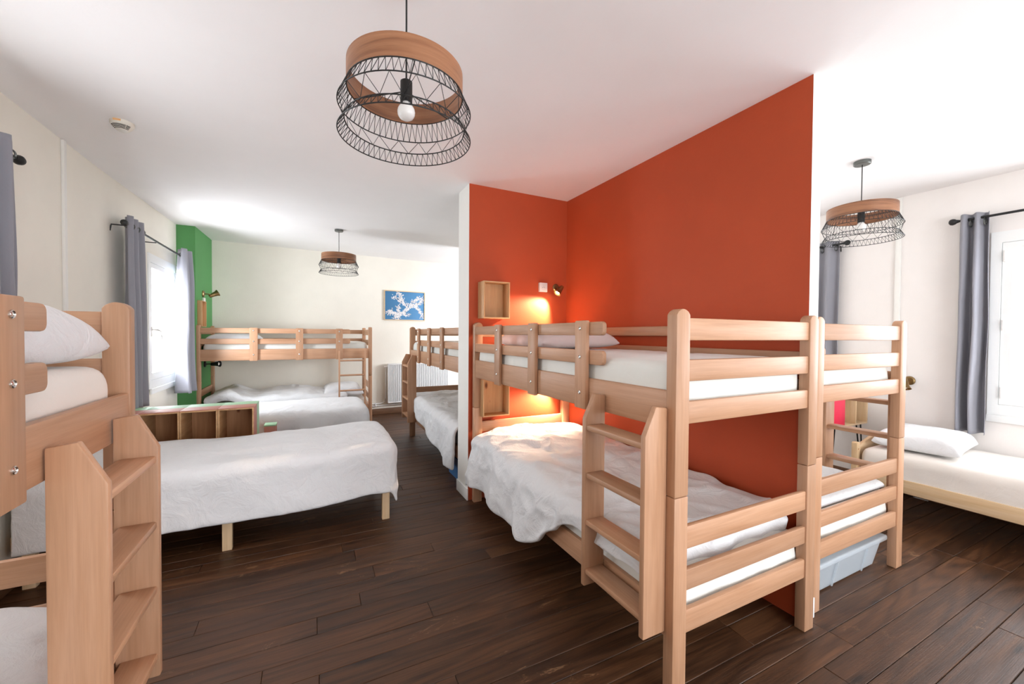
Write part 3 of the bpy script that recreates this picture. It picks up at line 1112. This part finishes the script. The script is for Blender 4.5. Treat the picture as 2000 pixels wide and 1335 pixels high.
# side cabinet on hairpin legs
cx0, cx1, cy0, cy1, cz0, cz1 = 3.97, 4.645, 1.85, 2.15, 0.60, 0.87
root = thing('side_cabinet', ((cx0 + cx1) / 2, (cy0 + cy1) / 2, 0), 'small maple cabinet with crimson door on black hairpin legs', 'cabinet')
finish('bottom_panel', box(cx0, cx1, cy0, cy1, cz0, cz0 + 0.016, 0.002), 'pine_light_x', root)
finish('top_panel', box(cx0, cx1, cy0, cy1, cz1 - 0.016, cz1, 0.002), 'pine_light_x', root)
finish('back_panel', box(cx0, cx1, cy1 - 0.01, cy1, cz0 + 0.016, cz1 - 0.016), 'pine_light_x', root)
for x in (cx0, cx0 + 0.235, cx0 + 0.455, cx1 - 0.016):
    finish('divider', box(x, x + 0.016, cy0, cy1 - 0.01, cz0 + 0.0165, cz1 - 0.0165, 0.001), 'pine_light_z', root)
finish('door', box(cx0 + 0.004, cx0 + 0.233, cy0 - 0.016, cy0 - 0.001, cz0 + 0.006, cz1 - 0.004, 0.002), 'crimson', root)
for (x, y, sxn, syn) in ((cx0 + 0.05, cy0 + 0.05, -1, -1), (cx1 - 0.05, cy0 + 0.05, 1, -1), (cx0 + 0.05, cy1 - 0.05, -1, 1), (cx1 - 0.05, cy1 - 0.05, 1, 1)):
    fx, fy = x + sxn * 0.03, y + syn * 0.03
    finish('hairpin_leg', tube([(x - 0.04, y, cz0 + 0.002), (fx - 0.008, fy, 0.02), (fx, fy, 0.006), (fx + 0.008, fy, 0.02), (x + 0.04, y, cz0 + 0.002)], 0.006, 8), 'black_metal', root)

# ------------------------------------------------------------------ storage box, blue box
root = thing('storage_box', (2.73, 1.45, 0), 'clear plastic lidded storage box under the bunk beyond the partition', 'box')


def tub(x0, x1, y0, y1, z0, z1, tp, th=0.004):
    bm = bmesh.new()

    def lp(i, z, t):
        return [bm.verts.new(p) for p in ((x0 + i + t, y0 + i + t, z), (x1 - i - t, y0 + i + t, z), (x1 - i - t, y1 - i - t, z), (x0 + i + t, y1 - i - t, z))]
    A, Bv, C, D = lp(0, z0, tp), lp(0, z1, 0), lp(th, z1, 0), lp(th, z0 + th, tp)
    for P, Q in ((A, Bv), (Bv, C), (C, D)):
        for i in range(4):
            bm.faces.new((P[i], P[(i + 1) % 4], Q[(i + 1) % 4], Q[i]))
    bm.faces.new(A)
    bm.faces.new(D)
    return bm


finish('tub', tub(2.40, 3.115, 1.16, 1.69, 0.008, 0.172, 0.03), 'clear_plastic', root)
finish('lid', box(2.37, 3.14, 1.138, 1.715, 0.166, 0.198, 0.010, 3), 'clear_plastic', root)
for x in (2.60, 2.93):
    finish('rib', prism([(1.148, 0.165), (1.180, 0.008), (1.186, 0.008), (1.158, 0.165)], 'yz', x, x + 0.008), 'clear_plastic', root)
for x in (2.46, 2.98):
    finish('foot', box(x, x + 0.09, 1.24, 1.66, 0.0, 0.008, 0.002), 'clear_plastic', root)
tag(blanket('folded_linen', 'linen_white', 2.47, 3.03, 1.25, 1.64, lambda u, v: 0.10, (0.03, 0.03, 0.03, 0.03), 51, r=0.03, lump=0.018, wrinkle=0.01, thick=0.015, zmin=0.028), 'white linen seen through the clear storage box', 'linen')
bm = tub(1.235, 1.60, 3.52, 3.95, 0.0, 0.21, 0.02)
tag(finish('storage_crate', bm, 'blue_plastic'), 'blue crate on the floor under the trailing white duvet', 'crate')


# ------------------------------------------------------------------ pendant lamps
def pendant(cx, cy, zt, label, bulb_mat='bulb_glass'):
    zc = CZ(cy)
    root = thing('pendant_lamp', (cx, cy, zt - 0.235), label, 'lamp', 'pendant lamps')
    finish('canopy', shift(lathe([(0.0, -0.026), (0.046, -0.026), (0.05, -0.022), (0.05, 0.0), (0.0, 0.0)], 'z', 28, False), (cx, cy, zc)), 'grey_metal', root)
    finish('cord', tube([(cx, cy, zc - 0.02), (cx, cy, zt - 0.045)], 0.0032, 8), 'black_metal', root)
    R0, R1, R2 = 0.200, 0.228, 0.206
    zb = zt - 0.079
    z1, z2, z3 = zt - 0.140, zt - 0.197, zt - 0.235
    # wooden band with a real wall thickness
    finish('wood_band', shift(lathe([(R0, -0.079), (R0, 0.0), (R0 - 0.004, 0.0), (R0 - 0.004, -0.079), (R0, -0.079)], 'z', 72, False), (cx, cy, zt)), 'walnut_band', root)
    for z, R in ((zb, R0), (z1, R1), (z2, R2), (z3, R1)):
        finish('ring', ring(cx, cy, z, R, 0.0021, 72, 6), 'black_metal', root)

    def zig(za, Ra, zb_, Rb, n, r, ph=0.0):
        bm = bmesh.new()
        for i in range(n):
            a0 = 2 * pi * i / n + ph
            a1 = 2 * pi * (i + 0.5) / n + ph
            a2 = 2 * pi * (i + 1) / n + ph
            p0 = (cx + Ra * math.cos(a0), cy + Ra * math.sin(a0), za)
            p1 = (cx + Rb * math.cos(a1), cy + Rb * math.sin(a1), zb_)
            p2 = (cx + Ra * math.cos(a2), cy + Ra * math.sin(a2), za)
            tube([p0, p1], r, 4, bm)
            tube([p1, p2], r, 4, bm)
        o = finish('wire_lattice', bm, 'black_metal', root, smooth=True)
        o['kind'] = 'stuff'
    zig(zb, R0, z1, R1, 60, 0.0011)
    zig(z1, R1, z2, R2, 18, 0.0011, 0.1)
    zig(z2, R2, z3, R1, 60, 0.0011)
    for k in range(3):
        a = 2 * pi * k / 3 + 0.45
        finish('spoke', tube([(cx + 0.016 * math.cos(a), cy + 0.016 * math.sin(a), zb + 0.012), (cx + (R0 - 0.003) * math.cos(a), cy + (R0 - 0.003) * math.sin(a), zb)], 0.002, 6), 'black_metal', root)
    finish('socket', shift(lathe([(0.0, 0.032), (0.010, 0.032), (0.021, 0.024), (0.021, -0.050), (0.0, -0.050)], 'z', 24, False), (cx, cy, zb + 0.022)), 'black_metal', root)
    pr = [(0.0135, -0.040), (0.016, -0.048), (0.023, -0.056), (0.029, -0.066), (0.031, -0.076), (0.0295, -0.087), (0.024, -0.097), (0.0125, -0.104), (0.0, -0.106)]
    finish('bulb', shift(lathe(pr, 'z', 24, False), (cx, cy, zb + 0.016)), bulb_mat, root)
    return root


pendant(0.304, 1.468, 2.335, 'big wood and wire pendant lamp hanging closest to the camera')
pendant(0.304, 5.44, 2.385, 'small distant wood and wire pendant lamp in front of the far wall')
pendant(3.545, 1.475, 2.335, 'wood and wire pendant lamp hanging in the bright room beyond the partition')

# smoke detector
root = thing('smoke_detector', (-1.02, 3.235, ZC), 'round white smoke detector with dark slots on the ceiling', 'smoke detector')
finish('body', shift(lathe([(0.0, -0.052), (0.028, -0.050), (0.040, -0.038), (0.052, -0.022), (0.056, -0.016), (0.056, 0.0), (0, 0)], 'z', 36, False), (-1.02, 3.235, ZC)), 'plastic_cream', root)
for k, (R, z) in enumerate(((0.0475, -0.0285), (0.0435, -0.0335), (0.0395, -0.039), (0.0345, -0.0445))):
    for a0, a1 in ((-2.75, -2.35), (-2.28, -0.95), (-0.88, -0.45)):
        pts = [(-1.02 + R * math.cos(a0 + (a1 - a0) * i / 10), 3.235 + R * math.sin(a0 + (a1 - a0) * i / 10), ZC + z) for i in range(11)]
        finish('slot', tube(pts, 0.0019, 6), 'black_slot', root)
a0 = -1.75
finish('tag', box(-1.045, -1.01, 3.178, 3.1815, ZC - 0.0135, ZC - 0.003), 'orange_tag', root)

# wall mouldings covering cables
tag(finish('cable_trunking', box(XL, XL + 0.016, 3.69, 3.725, 0.1, ZC - 0.002, 0.003), 'wall_white'), 'slim vertical trunking strip on the left cream wall', 'trunking')
tag(finish('cable_trunking', box(XR - 0.018, XR, 1.675, 1.715, 0.1, ZC - 0.002, 0.003), 'wall_white'), 'slim vertical trunking strip on the wall beyond the partition', 'trunking')


# ------------------------------------------------------------------ curtains and rods
def curtain(mat, xc, sgn, y0, y1, zt, zb, folds, amp, label, seed, flare=0.0, n=None, eyelets=True, lean=0.0):
    """pleated curtain hanging from a rod parallel to y"""
    root = thing('curtain', (xc, (y0 + y1) / 2, zb), label, 'curtain', 'grey curtains')
    bm = bmesh.new()
    n = n or folds * 14
    m_ = 46
    g = []
    for j in range(m_ + 1):
        v = j / m_
        z = zt + (zb - zt) * v
        row = []
        for i in range(n + 1):
            u = i / n
            ph = 2 * pi * folds * u + 0.5 * v * math.sin(3 * u + seed) + 0.6 * noise.noise(Vector((u * 2, v * 1.5, seed)))
            a = amp * (0.75 + 0.5 * v + 0.35 * noise.noise(Vector((u * 3, v * 2, seed + 9))))
            yy = y0 + (y1 - y0) * (0.5 + (u - 0.5) * (1 + flare * v)) + 0.012 * noise.noise(Vector((u * 4, v * 3, seed + 3)))
            xx = xc + a * math.sin(ph) + lean * v
            row.append(bm.verts.new((xx, yy, z + (0.004 * math.sin(ph) if j == m_ else 0))))
        g.append(row)
    for j in range(m_):
        for i in range(n):
            bm.faces.new((g[j][i], g[j][i + 1], g[j + 1][i + 1], g[j + 1][i]))
    o = finish('cloth', bm, mat, root, smooth=True)
    s = o.modifiers.new('thickness', 'SOLIDIFY')
    s.thickness = 0.003
    s.offset = 0
    # stitched header band
    if eyelets:
        for k in range(folds * 2):
            u = (k + 0.5) / (folds * 2)
            yy = y0 + (y1 - y0) * u
            e = tube([(xc + 0.026 * math.cos(2 * pi * q / 20), yy, zt - 0.075 + 0.026 * math.sin(2 * pi * q / 20)) for q in range(20)], 0.0045, 6, closed=True)
            finish('eyelet', e, 'grey_metal', root)
    return root


def rod(xc, z, y0, y1, wallx, brackets, label, fin=(True, True)):
    root = thing('curtain_rod', (xc, (y0 + y1) / 2, z), label, 'curtain rod', 'curtain rods')
    finish('pole', tube([(xc, y0, z), (xc, y1, z)], 0.0095, 12), 'black_metal', root)
    prof = [(0.0, 0.0), (0.012, 0.002), (0.014, 0.012), (0.022, 0.022), (0.026, 0.036), (0.022, 0.050), (0.010, 0.058), (0.0, 0.060)]
    if fin[0]:
        finish('finial', shift(lathe([(r, -h_) for r, h_ in prof], 'y', 18, False), (xc, y0, z)), 'black_metal', root)
    if fin[1]:
        finish('finial', shift(lathe(prof, 'y', 18, False), (xc, y1, z)), 'black_metal', root)
    for y in brackets:
        finish('bracket', tube([(wallx, y, z - 0.065), (wallx + (xc - wallx) * 0.06, y, z - 0.02), (wallx + (xc - wallx) * 0.06, y, z - 0.013), (xc, y, z - 0.013)], 0.005, 6), 'black_metal', root)
    return root


RX = -1.365
rod(RX, 2.295, 4.385, 6.12, XL, (4.30 + 0.1, 5.10), 'black curtain rod over the left window beside the green column', (True, False))
curtain('curtain_grey', RX, 1, 4.40, 4.74, 2.37, 0.74, 3, 0.045, 'long dark grey curtain on the near side of the left window', 1, flare=0.08)
curtain('curtain_grey', RX + 0.03, 1, 5.80, 6.135, 2.37, 0.70, 2, 0.075, 'sunlit grey curtain beside the green column', 2, flare=0.1)
rod(RX, 2.295, 1.2, 3.0, XL, (1.35, 2.93), 'black curtain rod at the left edge above the nearest bunk', (True, True))
curtain('curtain_grey', RX, 1, 2.60, 2.985, 2.37, 0.74, 3, 0.05, 'dark grey curtain at the left edge behind the nearest bunk', 3, flare=0.06)
RR = 4.685
rod(RR, 2.345, -0.5, 1.30, XR, (-0.3, 1.25), 'black curtain rod over the window above the pine bed')
curtain('curtain_grey', RR, -1, 1.14, 1.29, 2.385, 0.65, 2, 0.05, 'pale grey curtain beside the window above the pine bed', 4, flare=0.15)
rod(RR, 2.325, 2.09, 4.0, XR, (2.14, 3.8), 'black curtain rod half hidden behind the partition edge')
curtain('curtain_grey', RR, -1, 2.12, 2.36, 2.365, 0.66, 2, 0.04, 'grey curtain glimpsed beside the edge of the red partition', 5, flare=0.05)

# ------------------------------------------------------------------ picture
def rot_back(bm, px, py):
    """turn things hung on the far wall into its plane (they are modelled with the wall at y = 0)"""
    R = Matrix.Rotation(bang, 4, 'Z')
    bmesh.ops.transform(bm, matrix=Matrix.Translation((px, py, 0)) @ R, verts=bm.verts[:])
    return bm


pcx = 1.50
pcy = BACK(pcx) - 0.002
PW, PH, PZ = 0.735, 0.525, 1.912
root = thing('picture', (pcx, pcy, PZ), 'framed photograph of white blossom against blue sky on the far wall', 'picture')
for nm, b in (('frame_bar', (-PW / 2, PW / 2, -0.022, 0, PZ + PH / 2 - 0.013, PZ + PH / 2)), ('frame_bar', (-PW / 2, PW / 2, -0.022, 0, PZ - PH / 2, PZ - PH / 2 + 0.013)),
              ('frame_bar', (-PW / 2, -PW / 2 + 0.013, -0.022, 0, PZ - PH / 2 + 0.0131, PZ + PH / 2 - 0.0131)), ('frame_bar', (PW / 2 - 0.013, PW / 2, -0.022, 0, PZ - PH / 2 + 0.0131, PZ + PH / 2 - 0.0131))):
    finish(nm, rot_back(box(*b, 0.002), pcx, pcy), 'pine_light_x', root)
NX, NZ = 150, 104
bm = bmesh.new()
vg = [[bm.verts.new((-PW / 2 + 0.013 + (PW - 0.026) * i / NX, -0.008, PZ - PH / 2 + 0.013 + (PH - 0.026) * j / NZ)) for j in range(NZ + 1)] for i in range(NX + 1)]
cl = bm.loops.layers.float_color.new('print')
pr = random.Random(5)
# branches as polylines in picture units (0..1, 0..1), then blossom clusters strung along them
BR = [[(0.22, 0.05), (0.45, 0.25), (0.60, 0.43), (0.75, 0.55), (1.0, 0.72)], [(0.60, 0.43), (0.45, 0.62), (0.30, 0.75), (0.20, 0.78)], [(0.45, 0.62), (0.42, 0.80), (0.33, 0.97)], [(0.75, 0.55), (0.86, 0.40), (0.95, 0.22), (0.93, 0.08)],
      [(0.35, 0.16), (0.20, 0.22), (0.05, 0.26)], [(0.35, 0.16), (0.32, 0.36), (0.34, 0.48)], [(0.20, 0.22), (0.14, 0.34)], [(0.45, 0.25), (0.58, 0.16)], [(0.62, 0.55), (0.80, 0.78), (0.95, 0.80)], [(0.30, 0.14), (0.36, 0.04)]]
bl = []
segs = []
for b in BR:
    for p, q in zip(b, b[1:]):
        segs.append((p, q, 0.012 if b is BR[0] else 0.005))
        L_ = math.hypot((q[0] - p[0]) * 1.4, q[1] - p[1])
        for _ in range(int(L_ / 0.0052)):
            tt = pr.random()
            bl.append((p[0] + (q[0] - p[0]) * tt + pr.gauss(0, 0.028), p[1] + (q[1] - p[1]) * tt + pr.gauss(0, 0.038), pr.uniform(0.010, 0.024), pr.uniform(0.55, 1)))


def pcol(x, z):
    best = None
    for (bx_, bz_, r_, s_) in bl:
        d = math.hypot((x - bx_) * 1.4, z - bz_)
        if d < r_ and (best is None or s_ > best[0]):
            best = (s_, d / r_)
    if best:
        k = best[0] * (1.0 if best[1] > 0.25 else 0.55)
        return (0.86 * k, 0.84 * k, 0.84 * k)
    for p, q, wd in segs:
        ax, az, bx_, bz_ = p[0] * 1.4, p[1], q[0] * 1.4, q[1]
        tt = max(0, min(1, ((x * 1.4 - ax) * (bx_ - ax) + (z - az) * (bz_ - az)) / ((bx_ - ax) ** 2 + (bz_ - az) ** 2)))
        if math.hypot(x * 1.4 - ax - (bx_ - ax) * tt, z - az - (bz_ - az) * tt) < wd:
            return (0.045, 0.03, 0.025)
    k = 0.75 + 0.45 * x
    return (0.065 * k, 0.225 * k, 0.44 * k)


for i in range(NX):
    for j in range(NZ):
        f = bm.faces.new((vg[i][j], vg[i + 1][j], vg[i + 1][j + 1], vg[i][j + 1]))
        c = pcol((i + 0.5) / NX, (j + 0.5) / NZ)
        for lp in f.loops:
            lp[cl] = (*c, 1)
finish('print', rot_back(bm, pcx, pcy), 'print', root, smooth=False)

# ------------------------------------------------------------------ radiator with its pipes
rcx, RWd = 1.73, 1.10
rcy = BACK(rcx) - 0.003
root = thing('radiator', (rcx, rcy, 0.18), 'white ribbed panel radiator under the blossom picture', 'radiator')
pts = []
nr = 33
for i in range(nr):
    a = -RWd / 2 + RWd * i / nr
    s_ = RWd / nr
    pts += [(a + s_ * 0.02, -0.087), (a + s_ * 0.20, -0.112), (a + s_ * 0.66, -0.112), (a + s_ * 0.84, -0.087)]
pts += [(RWd / 2, -0.087), (RWd / 2, -0.085), (-RWd / 2, -0.085), (-RWd / 2, -0.087)]
finish('ribbed_panel', rot_back(prism(pts, 'xy', 0.22, 0.86), rcx, rcy), 'radiator_white', root)
finish('body', rot_back(box(-RWd / 2, RWd / 2, -0.0845, -0.035, 0.205, 0.875, 0.004), rcx, rcy), 'radiator_white', root)
for z0, z1 in ((0.195, 0.2195), (0.861, 0.885)):
    finish('edge_trim', rot_back(box(-RWd / 2 - 0.004, RWd / 2 + 0.004, -0.112, -0.030, z0, z1, 0.004), rcx, rcy), 'radiator_white', root)
for s_ in (-1, 1):
    finish('side_panel', rot_back(box(s_ * (RWd / 2) + (0.0005 if s_ > 0 else -0.0065), s_ * (RWd / 2) + (0.0065 if s_ > 0 else -0.0005), -0.112, -0.030, 0.22, 0.86, 0.002), rcx, rcy), 'radiator_white', root)
    finish('wall_bracket', rot_back(box(s_ * 0.4 - 0.02, s_ * 0.4 + 0.02, -0.035, 0, 0.3, 0.8), rcx, rcy), 'radiator_white', root)
finish('valve', rot_back(shift(lathe([(0, -0.05), (0.016, -0.048), (0.019, -0.02), (0.019, 0.012), (0.012, 0.02), (0, 0.02)], 'x', 16, False), (-RWd / 2 - 0.012, -0.06, 0.83)), rcx, rcy), 'plastic_white', root)
finish('feed_pipe', rot_back(tube([(-RWd / 2 - 0.035, -0.06, 0.82), (-RWd / 2 - 0.035, -0.055, 0.28), (-RWd / 2 - 0.045, -0.05, 0.235), (-RWd / 2 - 0.075, -0.045, 0.205), (-RWd / 2 - 0.12, -0.04, 0.195), (-1.6, -0.04, 0.188)], 0.008, 10), rcx, rcy), 'radiator_white', root)
finish('return_pipe', rot_back(tube([(-1.6, -0.04, 0.152), (-RWd / 2, -0.04, 0.158), (RWd / 2, -0.04, 0.160)], 0.008, 10), rcx, rcy), 'radiator_white', root)
finish('pipe_clip', rot_back(box(-RWd / 2 - 0.205, -RWd / 2 - 0.19, -0.052, 0, 0.14, 0.205, 0.002), rcx, rcy), 'radiator_white', root)


# ------------------------------------------------------------------ alcove fittings
def wall_crate(x0, x1, y0, z0, z1, label, depth=0.13):
    root = thing('wall_crate', ((x0 + x1) / 2, y0, z0), label, 'crate', 'open pine crates on the walls')
    finish('back', box(x0 + 0.010, x1 - 0.010, y0 - 0.010, y0 - 0.0005, z0 + 0.010, z1 - 0.010), 'pine_knot_z', root)
    for a, b in ((x0, x0 + 0.010), (x1 - 0.010, x1)):
        finish('side', box(a, b, y0 - depth, y0 - 0.0005, z0, z1, 0.001), 'pine_z', root)
    finish('top', box(x0 + 0.0101, x1 - 0.0101, y0 - depth, y0 - 0.0005, z1 - 0.010, z1, 0.001), 'pine_x', root)
    finish('bottom', box(x0 + 0.0101, x1 - 0.0101, y0 - depth, y0 - 0.0005, z0, z0 + 0.010, 0.001), 'pine_x', root)
    return root


wall_crate(1.262, 1.502, YA, 1.538, 1.846, 'open pine crate on the red wall above the guard rail')
wall_crate(1.262, 1.505, YA, 0.72, 1.03, 'open pine crate on the red wall beside the lower bunk')

root = thing('wall_socket', (1.893, YA, 1.838), 'white square power socket on the red wall beside the lit lamp', 'socket')
finish('plate', box(1.853, 1.935, YA - 0.028, YA - 0.0005, 1.795, 1.880, 0.004), 'socket_white', root)
finish('rim', shift(tube([(0.024 * math.cos(2 * pi * k / 28), 0, 0.024 * math.sin(2 * pi * k / 28)) for k in range(28)], 0.0015, 6, closed=True), (1.894, YA - 0.0285, 1.838)), 'plastic_cream', root)
for dx in (-0.009, 0.009):
    finish('pin_hole', shift(lathe([(0, -0.0006), (0.003, -0.0006), (0.003, 0.0006), (0, 0.0006)], 'y', 10, False), (1.894 + dx, YA - 0.0284, 1.836)), 'black_slot', root)
finish('pin', shift(lathe([(0, -0.006), (0.0024, -0.006), (0.0024, 0.0006), (0, 0.0006)], 'y', 10, False), (1.894, YA - 0.0284, 1.847)), 'chrome', root)


def spot_lamp(base, nrm, head, aim, label, metal, lit=None, scale=1.0):
    """wall lamp: round base on the wall, arm, flared shade looking along aim; lit = (watts, spot degrees)"""
    root = thing('wall_lamp', base, label, 'lamp', 'reading lamps')
    base, nrm, head, aim = Vector(base), Vector(nrm).normalized(), Vector(head), Vector(aim).normalized()
    q = nrm.to_track_quat('Z', 'Y').to_matrix()
    s = scale
    finish('base', shift(lathe([(0, 0.0), (0.034 * s, 0.0), (0.034 * s, 0.008 * s), (0.026 * s, 0.016 * s), (0.0, 0.018 * s)], 'z', 24, False), base, q), metal, root)
    finish('arm', tube([base + nrm * 0.012, base + nrm * 0.05 * s, head - aim * 0.01], 0.0055 * s, 8), metal, root)
    q2 = aim.to_track_quat('Z', 'Y').to_matrix()
    prof = [(0.0, -0.045), (0.015, -0.045), (0.019, -0.035), (0.022, 0.0), (0.027, 0.025), (0.036, 0.045), (0.0345, 0.045), (0.0255, 0.024), (0.0205, 0.0), (0.017, -0.03), (0.0, -0.032)]
    finish('shade', shift(lathe([(a * s, b * s) for a, b in prof], 'z', 28, False), head, q2), metal, root)
    bp = [(0.0, -0.028), (0.010, -0.028), (0.012, -0.005), (0.017, 0.010), (0.0195, 0.022), (0.016, 0.034), (0.008, 0.040), (0.0, 0.041)]
    finish('bulb', shift(lathe([(a * s, b * s) for a, b in bp], 'z', 20, False), head, q2), 'lit_bulb' if lit else 'bulb_glass', root)
    if lit:
        ld = bpy.data.lights.new('lamp_light', 'SPOT')
        ld.energy = lit[0]
        ld.spot_size = math.radians(lit[1])
        ld.spot_blend = 0.6
        ld.color = (1.0, 0.73, 0.52)
        ld.shadow_soft_size = 0.015
        lo = bpy.data.objects.new('lamp_light', ld)
        COL.objects.link(lo)
        lo.parent = root
        pos = head + aim * 0.05 * s
        lo.location = pos - base
        lo.rotation_euler = aim.to_track_quat('-Z', 'Y').to_euler()
    return root


spot_lamp((2.04, YA, 1.845), (0, -1, 0), (2.03, YA - 0.085, 1.815), (-0.66, -0.02, -0.75), 'lit brass reading lamp in the corner of the red alcove', 'brass', (95, 98))
spot_lamp((2.02, YA, 1.02), (0, -1, 0), (2.00, YA - 0.085, 0.985), (-0.48, -0.10, -0.87), 'lit reading lamp under the top bunk in the red alcove', 'brass', (75, 120))
# green column fittings
spot_lamp((-1.285, 6.55, 1.915), (1, 0, 0), (-1.175, 6.60, 1.915), (0.75, 0.25, 0.45), 'unlit brass reading lamp high on the green column', 'brass', None, 1.25)
spot_lamp((-1.285, 6.62, 0.985), (1, 0, 0), (-1.16, 6.60, 0.985), (0.9, -0.3, 0.05), 'unlit black reading lamp under the far top bunk', 'black_metal', None, 1.2)
finish_o = box(-1.285, -1.262, 6.53, 6.60, 1.80, 1.865, 0.004)
tag(finish('wall_socket', finish_o, 'socket_white'), 'white socket just under the brass lamp on the green column', 'socket')
root = thing('wall_crate', (-1.22, 6.40, 1.50), 'open pine crate on the green column behind the grey curtain', 'crate', 'open pine crates on the walls')
finish('back', box(-1.2845, -1.275, 6.27, 6.49, 1.49, 1.80), 'pine_knot_z', root)
for a, b in ((6.26, 6.2699), (6.4901, 6.50)):
    finish('side', box(-1.2845, -1.235, a, b, 1.48, 1.81, 0.001), 'pine_z', root)
finish('top', box(-1.2845, -1.235, 6.27, 6.49, 1.8001, 1.81, 0.001), 'pine_y', root)
finish('bottom', box(-1.2845, -1.235, 6.27, 6.49, 1.48, 1.4899, 0.001), 'pine_y', root)

# round brass lamp base on the right wall
spot_lamp((XR, 1.60, 1.02), (-1, 0, 0), (XR - 0.10, 1.60, 1.0), (-0.3, -0.2, -0.9), 'brass reading lamp peeking out behind the bunk beyond the partition', 'brass', None, 1.15)

# little painted box showing beside the farther bed
root = thing('painted_box', (-0.36, 4.59, 0), 'little pale green and pink box glimpsed beside the farther single bed', 'box')
finish('body', box(-0.415, -0.315, 4.53, 4.655, 0.0, 0.496, 0.002), 'dusty_pink', root)
finish('lid', box(-0.417, -0.313, 4.528, 4.657, 0.4965, 0.51, 0.002), 'pale_green', root)
